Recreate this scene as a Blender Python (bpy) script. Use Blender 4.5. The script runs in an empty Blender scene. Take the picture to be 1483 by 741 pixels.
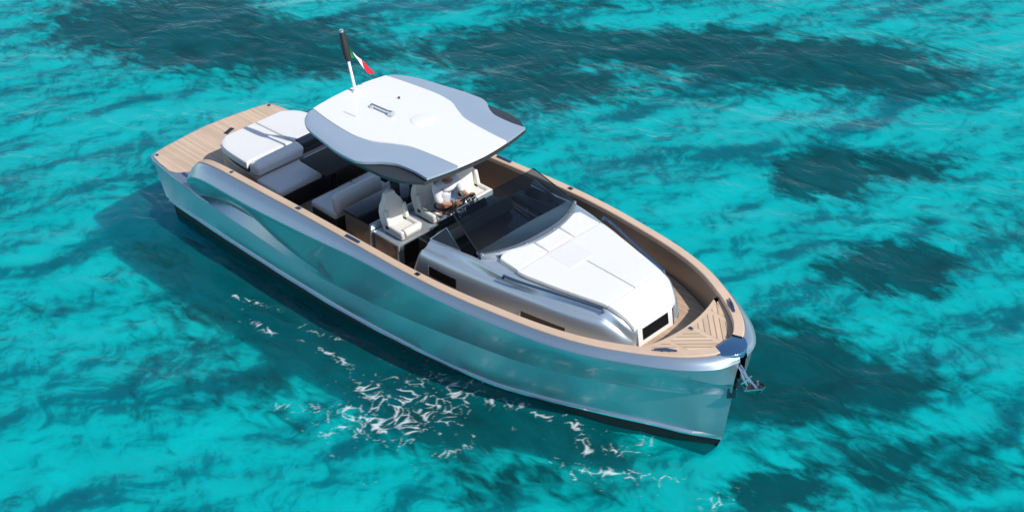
import bpy, bmesh, math, random
import numpy as np
from mathutils import Matrix, Vector, noise as mnoise

random.seed(7)
rng = np.random.RandomState(11)
S = bpy.context.scene
COL = S.collection

# ------------------------------------------------------------------ camera, sky, sun, exposure
TRIM = math.atan(0.032)                       # the hull floats slightly bow-up
M = Matrix.Translation((0, 0, 0.42 * math.cos(TRIM))) @ Matrix(((math.cos(TRIM), 0, math.sin(TRIM), 0), (0, 1, 0, 0), (-math.sin(TRIM), 0, math.cos(TRIM), 0), (0, 0, 0, 1)))
cam_d = bpy.data.cameras.new("camera")
cam = bpy.data.objects.new("camera", cam_d)
COL.objects.link(cam)
cam_d.sensor_width = 36.0
cam_d.lens = 2313.0 * 36.0 / 1483.0
cam_d.clip_start = 0.5
cam_d.clip_end = 6000
R3 = Matrix(((0.7106671787655376, 0.7034821581821838, -0.008063134921859935),
             (-0.39240433056134655, 0.40587268897590034, 0.8254006310272446),
             (0.5839272235322932, -0.5834211287421882, 0.5644898441558168))).transposed()
cam.matrix_world = M @ (Matrix.Translation((24.27727129, -15.63235475, 16.58895286)) @ R3.to_4x4())
S.camera = cam

SUN_EL, SUN_AZ = 43.0, 4.0                   # degrees; azimuth measured from +X towards +Y
w = bpy.data.worlds.new("World")
S.world = w
w.use_nodes = True
nt = w.node_tree
bg = nt.nodes["Background"]
sky = nt.nodes.new("ShaderNodeTexSky")
sky.sky_type = 'NISHITA'
sky.sun_disc = False
sky.sun_elevation = math.radians(SUN_EL)
sky.sun_rotation = math.radians(90.0 - SUN_AZ)
sky.air_density = 1.0
sky.dust_density = 0.5
sky.ozone_density = 1.0
nt.links.new(sky.outputs[0], bg.inputs[0])
bg.inputs[1].default_value = 0.145
sd = bpy.data.lights.new("sun", 'SUN')
sd.energy = 4.3
sd.angle = math.radians(0.5)
sd.color = (1.0, 0.95, 0.88)
so = bpy.data.objects.new("sun", sd)
COL.objects.link(so)
el, az = math.radians(SUN_EL), math.radians(SUN_AZ)
sdir = Vector((math.cos(el) * math.cos(az), math.cos(el) * math.sin(az), math.sin(el)))
so.rotation_euler = sdir.to_track_quat('Z', 'Y').to_euler()
so.location = sdir * 60
S.view_settings.view_transform = 'Standard'
S.view_settings.look = 'None'
S.view_settings.gamma = 1
S.view_settings.exposure = 0.08
S.view_settings.use_curve_mapping = False
S.cycles.max_bounces = 8
S.cycles.transparent_max_bounces = 12
S.cycles.caustics_reflective = False
S.cycles.caustics_refractive = False

# ------------------------------------------------------------------ materials
def mat(name):
    m = bpy.data.materials.new(name)
    m.use_nodes = True
    t = m.node_tree
    return m, t, t.nodes["Principled BSDF"], t.nodes["Material Output"]

def node(t, kind, **kw):
    n = t.nodes.new(kind)
    for k, v in kw.items():
        if k == 'ins':
            for a, b in v.items():
                n.inputs[a].default_value = b
        else:
            setattr(n, k, v)
    return n

def simple(name, col, rough=0.5, metal=0.0, var=0.06, scale=8.0, bump=0.0, bscale=60.0, coat=0.0, spec=None):
    m, t, p, o = mat(name)
    p.inputs['Roughness'].default_value = rough
    p.inputs['Metallic'].default_value = metal
    if coat:
        p.inputs['Coat Weight'].default_value = coat
        p.inputs['Coat Roughness'].default_value = 0.06
    if spec is not None:
        p.inputs['Specular IOR Level'].default_value = spec
    tc = node(t, 'ShaderNodeTexCoord')
    n = node(t, 'ShaderNodeTexNoise', ins={'Scale': scale, 'Detail': 4.0})
    t.links.new(tc.outputs['Object'], n.inputs['Vector'])
    mx = node(t, 'ShaderNodeMix', data_type='RGBA')
    mx.inputs[6].default_value = [c * (1 - var) for c in col] + [1]
    mx.inputs[7].default_value = [min(1, c * (1 + var)) for c in col] + [1]
    t.links.new(n.outputs[0], mx.inputs[0])
    t.links.new(mx.outputs[2], p.inputs['Base Color'])
    r = node(t, 'ShaderNodeMapRange', ins={3: max(0.02, rough - 0.06), 4: min(1, rough + 0.08)})
    t.links.new(n.outputs[0], r.inputs[0])
    t.links.new(r.outputs[0], p.inputs['Roughness'])
    if bump:
        b = node(t, 'ShaderNodeTexNoise', ins={'Scale': bscale, 'Detail': 3.0})
        t.links.new(tc.outputs['Object'], b.inputs['Vector'])
        bp = node(t, 'ShaderNodeBump', ins={'Strength': bump, 'Distance': 0.02})
        t.links.new(b.outputs[0], bp.inputs['Height'])
        t.links.new(bp.outputs[0], p.inputs['Normal'])
    return m

def paint(name, col, rough=0.24, metal=0.75, coat=0.6):
    m = simple(name, col, rough, metal, var=0.04, scale=1.5, coat=coat)
    t = m.node_tree
    p = t.nodes["Principled BSDF"]
    tc = node(t, 'ShaderNodeTexCoord')
    for l in list(t.links):
        if l.to_node == p and l.to_socket.name == 'Roughness': t.links.remove(l)
    fl = node(t, 'ShaderNodeTexNoise', ins={'Scale': 220.0, 'Detail': 1.0})
    t.links.new(tc.outputs['Object'], fl.inputs['Vector'])
    big = node(t, 'ShaderNodeTexNoise', ins={'Scale': 2.2, 'Detail': 2.0})
    t.links.new(tc.outputs['Object'], big.inputs['Vector'])
    b1 = node(t, 'ShaderNodeBump', ins={'Strength': 0.012, 'Distance': 0.002})
    b2 = node(t, 'ShaderNodeBump', ins={'Strength': 0.02, 'Distance': 0.01})
    t.links.new(fl.outputs[0], b1.inputs['Height'])
    t.links.new(big.outputs[0], b2.inputs['Height'])
    t.links.new(b2.outputs[0], b1.inputs['Normal'])
    t.links.new(b1.outputs[0], p.inputs['Normal'])
    return m

def teak(name, base=(0.52, 0.33, 0.20), ang=0.0, pitch=0.055, line=0.14):
    m, t, p, o = mat(name)
    tc = node(t, 'ShaderNodeTexCoord')
    mp = node(t, 'ShaderNodeMapping')
    mp.inputs['Rotation'].default_value = (0, 0, ang)
    t.links.new(tc.outputs['Object'], mp.inputs['Vector'])
    sx = node(t, 'ShaderNodeSeparateXYZ')
    t.links.new(mp.outputs[0], sx.inputs[0])
    dv = node(t, 'ShaderNodeMath', operation='DIVIDE', ins={1: pitch})
    t.links.new(sx.outputs[1], dv.inputs[0])
    fr = node(t, 'ShaderNodeMath', operation='FRACT')
    t.links.new(dv.outputs[0], fr.inputs[0])
    lt = node(t, 'ShaderNodeMath', operation='LESS_THAN', ins={1: line})
    t.links.new(fr.outputs[0], lt.inputs[0])
    fl = node(t, 'ShaderNodeMath', operation='FLOOR')
    t.links.new(dv.outputs[0], fl.inputs[0])
    wn = node(t, 'ShaderNodeTexWhiteNoise', noise_dimensions='1D')
    t.links.new(fl.outputs[0], wn.inputs['W'])
    sc = node(t, 'ShaderNodeMapping')
    sc.inputs['Scale'].default_value = (2.0, 40.0, 10.0)
    t.links.new(mp.outputs[0], sc.inputs['Vector'])
    gr = node(t, 'ShaderNodeTexNoise', ins={'Scale': 1.5, 'Detail': 5.0})
    t.links.new(sc.outputs[0], gr.inputs['Vector'])
    st = node(t, 'ShaderNodeTexNoise', ins={'Scale': 1.7, 'Detail': 4.0})
    t.links.new(tc.outputs['Object'], st.inputs['Vector'])
    ad = node(t, 'ShaderNodeMath', operation='ADD')
    t.links.new(wn.outputs[0], ad.inputs[0])
    t.links.new(gr.outputs[0], ad.inputs[1])
    ad2 = node(t, 'ShaderNodeMath', operation='ADD')
    t.links.new(ad.outputs[0], ad2.inputs[0])
    t.links.new(st.outputs[0], ad2.inputs[1])
    rp = node(t, 'ShaderNodeMapRange', ins={1: 0.7, 2: 2.2, 3: 0.78, 4: 1.12})
    t.links.new(ad2.outputs[0], rp.inputs[0])
    cm = node(t, 'ShaderNodeMix', data_type='RGBA', blend_type='MULTIPLY')
    cm.inputs[0].default_value = 1
    cm.inputs[6].default_value = (*base, 1)
    t.links.new(rp.outputs[0], cm.inputs[7])
    cl = node(t, 'ShaderNodeMix', data_type='RGBA')
    cl.inputs[7].default_value = (0.30, 0.20, 0.13, 1)
    t.links.new(lt.outputs[0], cl.inputs[0])
    t.links.new(cm.outputs[2], cl.inputs[6])
    t.links.new(cl.outputs[2], p.inputs['Base Color'])
    p.inputs['Roughness'].default_value = 0.7
    return m

def glass(name, tint, rough=0.02, ior=1.5):
    m, t, p, o = mat(name)
    t.nodes.remove(p)
    tr = node(t, 'ShaderNodeBsdfTransparent')
    tr.inputs[0].default_value = (*tint, 1)
    gl = node(t, 'ShaderNodeBsdfGlossy', ins={'Roughness': rough})
    fr = node(t, 'ShaderNodeFresnel', ins={'IOR': ior})
    mx = node(t, 'ShaderNodeMixShader')
    t.links.new(fr.outputs[0], mx.inputs[0])
    t.links.new(tr.outputs[0], mx.inputs[1])
    t.links.new(gl.outputs[0], mx.inputs[2])
    t.links.new(mx.outputs[0], o.inputs[0])
    return m

SILVER = paint('silver_blue_paint', (0.41, 0.50, 0.57), 0.34, 0.8)
ROOFGREY = paint('roof_grey_paint', (0.33, 0.41, 0.50), 0.5, 0.15, 0.15)
CABIN = paint('cabin_paint', (0.58, 0.67, 0.74), 0.38, 0.72, 0.2)
INNER = paint('bulwark_inner_reflected_brown', (0.27, 0.215, 0.18), 0.4, 0.6, 0.2)  # shaded silver reflecting the teak, its brown put into the base colour
ANTIFOUL = simple('antifouling_black', (0.012, 0.013, 0.016), 0.7, bump=0.3, bscale=9)
RAIL = simple('polished_rail', (0.75, 0.80, 0.84), 0.12, 0.9)
TEAK = teak('teak_planked', base=(0.62, 0.46, 0.335), ang=0.0)
TEAKCAP = teak('teak_cap', base=(0.65, 0.475, 0.345), pitch=5.0, line=0.0)
TEAKF = teak('teak_bow_plain', base=(0.63, 0.47, 0.33), pitch=5.0, line=0.0)
TEAKP = teak('teak_bow_steep_planks', base=(0.62, 0.46, 0.32), ang=math.radians(45), pitch=0.085, line=0.2)
TEAKS = teak('teak_bow_level_planks', base=(0.62, 0.46, 0.32), ang=math.radians(-45), pitch=0.085, line=0.2)
WHITE = simple('white_gelcoat', (0.80, 0.79, 0.765), 0.35, var=0.015, coat=0.3)
VINYL = simple('white_vinyl', (0.73, 0.72, 0.70), 0.6, var=0.02, bump=0.15, bscale=14)
VINYL2 = simple('white_vinyl_perforated', (0.71, 0.70, 0.685), 0.7, var=0.03, scale=60, bump=0.3, bscale=120)
SEATV = simple('ivory_seat_vinyl', (0.74, 0.73, 0.69), 0.5, var=0.03, bump=0.2, bscale=10)
GREYV = simple('grey_seat_vinyl', (0.36, 0.39, 0.41), 0.6, var=0.03, bump=0.2, bscale=12)
BLACK = simple('black_gloss', (0.012, 0.013, 0.015), 0.18, coat=0.4)
BLACKM = simple('black_matt', (0.015, 0.016, 0.018), 0.6)
DARKLINER = simple('dark_liner', (0.03, 0.035, 0.042), 0.4)
DKTABLE = simple('dark_table_top', (0.035, 0.030, 0.030), 0.6, var=0.2, scale=20, spec=0.2)
STEEL = simple('steel', (0.72, 0.73, 0.75), 0.15, 1.0)
DSTEEL = simple('dark_steel', (0.10, 0.11, 0.13), 0.3, 0.9)
BRONZE = paint('bronze_cabinet', (0.26, 0.225, 0.195), 0.4, 0.6, 0.2)
TRIMGREY = simple('windshield_frame_grey', (0.24, 0.27, 0.30), 0.3, 0.6)
WGLASS = glass('tinted_glass', (0.24, 0.31, 0.36))
PANEG = simple('black_glass', (0.006, 0.007, 0.008), 0.05, coat=0.5)
SOLE = teak('cockpit_sole', base=(0.50, 0.35, 0.24), pitch=0.06, line=0.12)
NAVY = simple('navy_gloss', (0.03, 0.07, 0.16), 0.15, 0.3, coat=0.6)
SHIRT = simple('shirt_white', (0.72, 0.74, 0.80), 0.8, bump=0.5, bscale=9)
SHORTS = simple('grey_trousers', (0.20, 0.24, 0.33), 0.85, bump=0.4, bscale=9)
SKIN = simple('skin', (0.42, 0.21, 0.13), 0.5)
HAIR = simple('hair', (0.02, 0.013, 0.01), 0.6)
FLAGG = simple('flag_green', (0.0, 0.22, 0.07), 0.7)
FLAGR = simple('flag_red', (0.65, 0.01, 0.03), 0.7)
FLAGW = simple('flag_white', (0.78, 0.78, 0.76), 0.7)

# ------------------------------------------------------------------ mesh helpers
def pchip(xs, ys, x):
    xs = np.asarray(xs, float); ys = np.asarray(ys, float); x = np.asarray(x, float)
    h = np.diff(xs); d = np.diff(ys) / h
    m = np.zeros(len(xs)); m[0] = d[0]; m[-1] = d[-1]
    for i in range(1, len(xs) - 1):
        if d[i - 1] * d[i] > 0:
            w1 = 2 * h[i] + h[i - 1]; w2 = h[i] + 2 * h[i - 1]
            m[i] = (w1 + w2) / (w1 / d[i - 1] + w2 / d[i])
    i = np.clip(np.searchsorted(xs, x) - 1, 0, len(h) - 1)
    t = (x - xs[i]) / h[i]
    t = np.clip(t, 0, 1)
    return ((1 + 2 * t) * (1 - t) ** 2 * ys[i] + t * (1 - t) ** 2 * h[i] * m[i] + t * t * (3 - 2 * t) * ys[i + 1] + t * t * (t - 1) * h[i] * m[i + 1])

def K(*pts):
    a = list(zip(*pts))
    return lambda x: pchip(a[0], a[1], x)

def finish(name, me, m, parent=None, angle=35):
    me.materials.clear()
    me.materials.append(m)
    me.shade_smooth()
    me.set_sharp_from_angle(angle=math.radians(angle))
    o = bpy.data.objects.new(name, me)
    COL.objects.link(o)
    if parent is not None:
        o.parent = parent
    return o

class G:
    """collects shapes, then links them as ONE mesh object"""
    def __init__(s):
        s.v = []; s.f = []
    def raw(s, v, f):
        b = len(s.v)
        s.v += [tuple(map(float, q)) for q in v]
        s.f += [tuple(b + i for i in q) for q in f]
        return s
    def loft(s, rows, close=False, flip=False):
        n = len(rows[0]); v = [q for r in rows for q in r]; f = []
        for i in range(len(rows) - 1):
            for j in range(n if close else n - 1):
                k = (j + 1) % n
                q = (i * n + j, i * n + k, (i + 1) * n + k, (i + 1) * n + j)
                f.append(q[::-1] if flip else q)
        return s.raw(v, f)
    def bm(s, bm, mtx=None):
        if mtx is not None:
            bmesh.ops.transform(bm, matrix=mtx, verts=bm.verts)
        bm.verts.index_update()
        s.raw([v.co[:] for v in bm.verts], [[v.index for v in f.verts] for f in bm.faces])
        bm.free()
        return s
    def box(s, c, size, r=0.0, seg=3, rot=None, taper=None):
        bm = bmesh.new()
        bmesh.ops.create_cube(bm, size=1)
        for v in bm.verts:
            if taper and v.co.z > 0:
                v.co.x *= taper[0]; v.co.y *= taper[1]
            v.co = Vector((v.co.x * size[0], v.co.y * size[1], v.co.z * size[2]))
        if r > 0:
            bmesh.ops.bevel(bm, geom=bm.edges[:], offset=r, segments=seg, profile=0.5, affect='EDGES')
        mt = Matrix.Translation(c)
        if rot:
            from mathutils import Euler
            mt = mt @ Euler([math.radians(a) for a in rot]).to_matrix().to_4x4()
        return s.bm(bm, mt)
    def prism(s, poly, z0, z1, r=0.0, seg=3, mtx=None):
        bm = bmesh.new()
        a = [bm.verts.new((x, y, z0)) for x, y in poly]
        b = [bm.verts.new((x, y, z1)) for x, y in poly]
        n = len(poly)
        bm.faces.new(a[::-1]); bm.faces.new(b)
        for i in range(n):
            bm.faces.new((a[i], a[(i + 1) % n], b[(i + 1) % n], b[i]))
        bmesh.ops.recalc_face_normals(bm, faces=bm.faces)
        if r > 0:
            es = [e for e in bm.edges if (e.verts[0].co.z > (z0 + z1) / 2 and e.verts[1].co.z > (z0 + z1) / 2) == (z1 > z0) and abs(e.verts[0].co.z - e.verts[1].co.z) < 1e-6]
            bmesh.ops.bevel(bm, geom=es, offset=r, segments=seg, profile=0.5, affect='EDGES')
        return s.bm(bm, mtx)
    def tube(s, pts, r, n=10, cap=True):
        pts = [Vector(p) for p in pts]
        rr = r if isinstance(r, (list, tuple)) else [r] * len(pts)
        rows = []
        ref = Vector((0.13, 0.31, 0.94)).normalized()
        for i, p in enumerate(pts):
            d = (pts[min(i + 1, len(pts) - 1)] - pts[max(i - 1, 0)]).normalized()
            rf = ref if abs(d.dot(ref)) < 0.95 else Vector((1, 0, 0))
            u = d.cross(rf).normalized(); v = d.cross(u)
            rows.append([p + (u * math.cos(a) + v * math.sin(a)) * rr[i] for a in [2 * math.pi * k / n for k in range(n)]])
        s.loft(rows, close=True)
        if cap:
            b = len(s.v)
            s.f.append(tuple(range(b - n, b)))
            s.f.append(tuple(range(b - len(rows) * n + n - 1, b - len(rows) * n - 1, -1)))
        return s
    def disc(s, c, r, h, n=24, r2=None):
        r2 = r if r2 is None else r2
        return s.tube([(c[0], c[1], c[2]), (c[0], c[1], c[2] + h)], [r, r2], n)
    def pad(s, xs, y0, y1, zt, thick=0.1, r=0.025, ny=10):
        """soft pad: top follows zt(x,y); edges roll down to the side"""
        top = []
        xs = list(xs)
        xr = [xs[0]] + [xs[0] + r * 0.3, xs[0] + r] + [x for x in xs if xs[0] + r * 1.3 < x < xs[-1] - r * 1.3] + [xs[-1] - r, xs[-1] - r * 0.3, xs[-1]]
        dx = [1, .3, 0] + [0] * (len(xr) - 6) + [0, .3, 1]
        for x, ex in zip(xr, dx):
            a, b = y0(x), y1(x)
            ys = [a, a + r * 0.3, a + r] + [a + r + (b - a - 2 * r) * k / (ny + 1) for k in range(1, ny + 1)] + [b - r, b - r * 0.3, b]
            ey = [1, .3, 0] + [0] * ny + [0, .3, 1]
            row = [(x, ys[0], zt(x, ys[0]) - thick)] + [(x, y, zt(x, y) - r * min(1.0, max(ex, e) + 0.3 * min(ex, e))) for y, e in zip(ys, ey)] + [(x, ys[-1], zt(x, ys[-1]) - thick)]
            top.append(row)
        top = [[(q[0], q[1], zt(q[0], q[1]) - thick) for q in top[0]]] + top + [[(q[0], q[1], zt(q[0], q[1]) - thick) for q in top[-1]]]
        return s.loft(top, flip=True)
    def build(s, name, m, parent=None, angle=35):
        me = bpy.data.meshes.new(name)
        me.from_pydata(s.v, [], s.f)
        bm = bmesh.new(); bm.from_mesh(me)
        bmesh.ops.remove_doubles(bm, verts=bm.verts, dist=0.0004)
        bmesh.ops.recalc_face_normals(bm, faces=bm.faces)
        bm.to_mesh(me); bm.free()
        return finish(name, me, m, parent, angle)

def tag(o, label=None, cat=None, group=None, kind=None):
    if label: o['label'] = label
    if cat: o['category'] = cat
    if group: o['group'] = group
    if kind: o['kind'] = kind
    return o

# ------------------------------------------------------------------ water and seabed
def W_wave_setup():
    comps = []
    cr = math.radians(135)                       # main travel direction
    for i in range(46):
        L = 0.35 * (9.0 / 0.35) ** rng.rand()
        th = cr + rng.normal(0, 0.55)
        k = 2 * math.pi / L
        comps.append((k * math.cos(th), k * math.sin(th), rng.rand() * 6.283, 0.0075 * L ** 0.85))
    return comps
WAVES = W_wave_setup()
hb_path = [(8.4, -1.62), (9.1, -1.5), (9.8, -1.33), (10.5, -1.15), (11.2, -0.92), (12.0, -0.6), (12.6, -0.3)]
def water_h(X, Y):
    z = np.zeros_like(X)
    xw = X + 0.25 * np.sin(0.9 * Y + 1.0) + 0.12 * np.sin(2.3 * Y + 0.7 * X)
    yw = Y + 0.25 * np.sin(0.8 * X + 2.0) + 0.12 * np.sin(2.1 * X - 0.9 * Y)
    for kx, ky, ph, a in WAVES:
        z += a * np.sin(kx * xw + ky * yw + ph)
    fade = np.exp(-np.maximum(0, np.hypot(X - 5, Y - 3) - 40) / 60)
    z *= fade * 0.26
    # bow wave hugging both sides of the fore hull
    for sgn in (1, -1):
        d = np.full_like(X, 9.0); amp = np.zeros_like(X)
        for (x0, y0), (x1, y1) in zip(hb_path[:-1], hb_path[1:]):
            y0 *= sgn; y1 *= sgn
            t = np.clip(((X - x0) * (x1 - x0) + (Y - y0) * (y1 - y0)) / ((x1 - x0) ** 2 + (y1 - y0) ** 2), 0, 1)
            dd = np.hypot(X - x0 - t * (x1 - x0), Y - y0 - t * (y1 - y0))
            d = np.minimum(d, dd)
        amp = np.exp(-((X - 9.7) / 1.25) ** 2) * 0.13 + np.exp(-((X - 11.4) / 0.9) ** 2) * 0.05
        z += amp * np.exp(-(d / 0.42) ** 2)
    return z

def axis(lo, hi, step, far, g=1.22):
    a = list(np.arange(lo, hi + step / 2, step))
    s = step; x = hi; out = []
    while x < far:
        s *= g; x += s; out.append(x)
    s = step; x = lo; pre = []
    while x > -far:
        s *= g; x -= s; pre.append(x)
    return np.array(pre[::-1] + a + out)

def grid_mesh(name, ax, ay, hz):
    X, Y = np.meshgrid(ax, ay, indexing='ij')
    Z = hz(X, Y)
    nx, ny = X.shape
    me = bpy.data.meshes.new(name)
    co = np.stack([X, Y, Z], -1).reshape(-1, 3).astype(np.float32)
    idx = np.arange(nx * ny).reshape(nx, ny)
    q = np.stack([idx[:-1, :-1], idx[1:, :-1], idx[1:, 1:], idx[:-1, 1:]], -1).reshape(-1, 4).astype(np.int32)
    me.vertices.add(len(co)); me.vertices.foreach_set('co', co.ravel())
    me.loops.add(q.size); me.loops.foreach_set('vertex_index', q.ravel())
    me.polygons.add(len(q)); me.polygons.foreach_set('loop_start', np.arange(0, q.size, 4, dtype=np.int32))
    me.update(calc_edges=True)
    me.validate()
    return me

def water_material():
    m, t, p, o = mat('sea_water')
    t.nodes.remove(p)
    L = t.links
    tc = node(t, 'ShaderNodeTexCoord')
    mp = node(t, 'ShaderNodeMapping')
    mp.inputs['Rotation'].default_value = (0, 0, math.radians(-45))
    mp.inputs['Scale'].default_value = (0.75, 1.3, 1)
    L.new(tc.outputs['Object'], mp.inputs['Vector'])
    n1 = node(t, 'ShaderNodeTexNoise', ins={'Scale': 1.1, 'Detail': 4.0, 'Roughness': 0.5, 'Distortion': 1.2})
    L.new(mp.outputs[0], n1.inputs['Vector'])
    n2 = node(t, 'ShaderNodeTexNoise', ins={'Scale': 4.2, 'Detail': 3.0, 'Roughness': 0.5, 'Distortion': 1.0})
    L.new(mp.outputs[0], n2.inputs['Vector'])
    b1 = node(t, 'ShaderNodeBump', ins={'Strength': 1.0, 'Distance': 0.06})
    L.new(n1.outputs[0], b1.inputs['Height'])
    b2 = node(t, 'ShaderNodeBump', ins={'Strength': 1.0, 'Distance': 0.009})
    L.new(n2.outputs[0], b2.inputs['Height'])
    L.new(b1.outputs[0], b2.inputs['Normal'])
    tr = node(t, 'ShaderNodeBsdfTransparent')
    tr.inputs[0].default_value = (0.02, 0.89, 0.925, 1)
    df = node(t, 'ShaderNodeBsdfDiffuse')
    # suspended sand lends the water its own milky turquoise, thicker in places
    cn = node(t, 'ShaderNodeTexNoise', ins={'Scale': 0.22, 'Detail': 5.0, 'Distortion': 1.2})
    L.new(tc.outputs['Object'], cn.inputs['Vector'])
    cm = node(t, 'ShaderNodeMix', data_type='RGBA')
    cm.inputs[6].default_value = (0.0, 0.34, 0.36, 1)
    cm.inputs[7].default_value = (0.0, 0.46, 0.52, 1)
    L.new(cn.outputs[0], cm.inputs[0])
    L.new(cm.outputs[2], df.inputs[0])
    L.new(b2.outputs[0], df.inputs['Normal'])
    mr = node(t, 'ShaderNodeMapRange', ins={1: 0.3, 2: 0.72, 3: 0.11, 4: 0.20})
    L.new(n1.outputs[0], mr.inputs[0])
    m1 = node(t, 'ShaderNodeMixShader')
    L.new(mr.outputs[0], m1.inputs[0])
    L.new(tr.outputs[0], m1.inputs[1]); L.new(df.outputs[0], m1.inputs[2])
    gl = node(t, 'ShaderNodeBsdfGlossy', ins={'Roughness': 0.13})
    L.new(b2.outputs[0], gl.inputs['Normal'])
    fr = node(t, 'ShaderNodeFresnel', ins={'IOR': 1.33})
    L.new(b2.outputs[0], fr.inputs['Normal'])
    m2 = node(t, 'ShaderNodeMixShader')
    L.new(fr.outputs[0], m2.inputs[0])
    L.new(m1.outputs[0], m2.inputs[1]); L.new(gl.outputs[0], m2.inputs[2])
    L.new(m2.outputs[0], o.inputs[0])
    return m

SEABED_Z = -1.45
# seagrass and rock patches on the sand, some partly painted boat shade and reflection: x, y, half-length along the long axis, half-width, strength
PATCHES = [(-10.85, 5.76, 2.6, 1.5, .95), (-8.32, 6.22, 2.9, 1.45, .95), (-5.96, 6.9, 2.4, 1.1, .8), (-2.04, 11.13, 2.3, 1.3, .95), (0.0, 9.9, 1.9, 1.1, .8),
           (1.06, 13.57, 3.0, 1.1, .9), (3.84, 15.0, 2.9, 1.4, .95), (6.27, 15.9, 1.5, .8, .8), (7.55, 10.83, .85, .95, 1.15), (8.72, 12.2, 1.1, .6, .75),
           (10.84, 8.72, 1.05, .68, 1.05), (11.3, 4.5, 1.5, 1.15, 1.2), (12.7, 5.25, 1.5, 1.0, .68), (13.11, 1.66, .75, .5, .8), (14.14, 3.6, 2.1, 1.0, .55),
           (4.86, -2.03, 2.4, 1.1, .36), (-0.6, -1.2, 1.4, 1.3, .36), (2.07, -1.64, 1.6, 1.2, .36), (8.39, -0.2, 2.0, .9, .6), (9.77, -0.95, 1.3, .7, .5),  # weak ones beside the hull: seagrass plus its shade and reflection painted dark
           (-3.0, 14.6, 3.0, 1.2, .35), (9.9, 13.5, 2.4, 1.2, .2), (16.5, 6.5, 3.0, 2.2, .2), (12.0, 8.0, 3.2, 2.0, .12), (11.6, 14.6, 4.0, 2.0, .15), (15.0, 1.5, 3.0, 1.4, .22), (-6.5, -2.5, 1.4, .5, .25), (-1.2, -4.6, 1.3, .5, .3), (12.3, 12.0, 2.6, 1.4, .3)]
def seabed_material():
    m, t, p, o = mat('seabed_sand')
    L = t.links
    p.inputs['Roughness'].default_value = 0.95
    p.inputs['Specular IOR Level'].default_value = 0.0
    tc = node(t, 'ShaderNodeTexCoord')
    mp = node(t, 'ShaderNodeMapping')
    mp.inputs['Rotation'].default_value = (0, 0, math.radians(-45))
    mp.inputs['Scale'].default_value = (0.62, 1.25, 1)
    L.new(tc.outputs['Object'], mp.inputs['Vector'])
    # ragged outlines
    wn = node(t, 'ShaderNodeTexNoise', ins={'Scale': 0.55, 'Detail': 8.0, 'Roughness': 0.62, 'Distortion': 0.8})
    L.new(mp.outputs[0], wn.inputs['Vector'])
    vm = node(t, 'ShaderNodeVectorMath', operation='MULTIPLY_ADD')
    vm.inputs[1].default_value = (1.7, 1.7, 0)
    L.new(wn.outputs['Color'], vm.inputs[0])
    rot = node(t, 'ShaderNodeMapping')
    rot.inputs['Rotation'].default_value = (0, 0, math.radians(-45))
    L.new(tc.outputs['Object'], rot.inputs['Vector'])
    L.new(rot.outputs[0], vm.inputs[2])
    fw = node(t, 'ShaderNodeTexNoise', ins={'Scale': 2.6, 'Detail': 5.0, 'Roughness': 0.6, 'Distortion': 0.6})
    L.new(mp.outputs[0], fw.inputs['Vector'])
    vm2 = node(t, 'ShaderNodeVectorMath', operation='MULTIPLY_ADD')
    vm2.inputs[1].default_value = (1.1, 0.9, 0)
    L.new(fw.outputs['Color'], vm2.inputs[0])
    L.new(vm.outputs[0], vm2.inputs[2])
    vm = vm2
    acc = None
    c = math.cos(math.radians(-45)); s = math.sin(math.radians(-45))
    kk = (16.22 - SEABED_Z) / 18.22
    for (x, y, a, b, st) in PATCHES:
        x = 24.8 + (x - 24.8) * kk; y = -15.63 + (y + 15.63) * kk
        u, v = c * x - s * y + 1.4, s * x + c * y + 1.3
        q = node(t, 'ShaderNodeVectorMath', operation='SUBTRACT')
        q.inputs[1].default_value = (u, v, 0)
        L.new(vm.outputs[0], q.inputs[0])
        q2 = node(t, 'ShaderNodeVectorMath', operation='MULTIPLY')
        q2.inputs[1].default_value = (1 / (a * 1.2), 1 / (b * 1.2), 0)
        L.new(q.outputs[0], q2.inputs[0])
        ln = node(t, 'ShaderNodeVectorMath', operation='LENGTH')
        L.new(q2.outputs[0], ln.inputs[0])
        r = node(t, 'ShaderNodeMapRange', ins={1: 0.25, 2: 1.55, 3: st, 4: 0.0})
        L.new(ln.outputs['Value'], r.inputs[0])
        if acc is None:
            acc = r.outputs[0]
        else:
            mxx = node(t, 'ShaderNodeMath', operation='MAXIMUM')
            L.new(acc, mxx.inputs[0]); L.new(r.outputs[0], mxx.inputs[1])
            acc = mxx.outputs[0]
    # streaky wisps
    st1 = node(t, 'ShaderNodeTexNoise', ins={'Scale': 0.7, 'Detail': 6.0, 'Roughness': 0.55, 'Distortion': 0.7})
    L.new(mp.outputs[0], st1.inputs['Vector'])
    st2 = node(t, 'ShaderNodeTexNoise', ins={'Scale': 3.0, 'Detail': 4.0, 'Roughness': 0.5, 'Distortion': 0.5})
    L.new(mp.outputs[0], st2.inputs['Vector'])
    q1 = node(t, 'ShaderNodeMath', operation='MULTIPLY_ADD', ins={1: 0.6, 2: -0.46})
    L.new(st1.outputs[0], q1.inputs[0])
    q2_ = node(t, 'ShaderNodeMath', operation='MULTIPLY_ADD', ins={1: 1.02})
    L.new(st2.outputs[0], q2_.inputs[0]); L.new(q1.outputs[0], q2_.inputs[2])
    q3 = node(t, 'ShaderNodeMath', operation='ADD')
    L.new(q2_.outputs[0], q3.inputs[0]); L.new(acc, q3.inputs[1])
    ma = node(t, 'ShaderNodeMapRange', interpolation_type='SMOOTHSTEP', ins={1: 0.49, 2: 0.97, 3: 0.0, 4: 1.0})
    L.new(q3.outputs[0], ma.inputs[0])
    thin = node(t, 'ShaderNodeMapRange', interpolation_type='SMOOTHSTEP', ins={1: 0.5, 2: 0.78, 3: 0.0, 4: 0.06})
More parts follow.
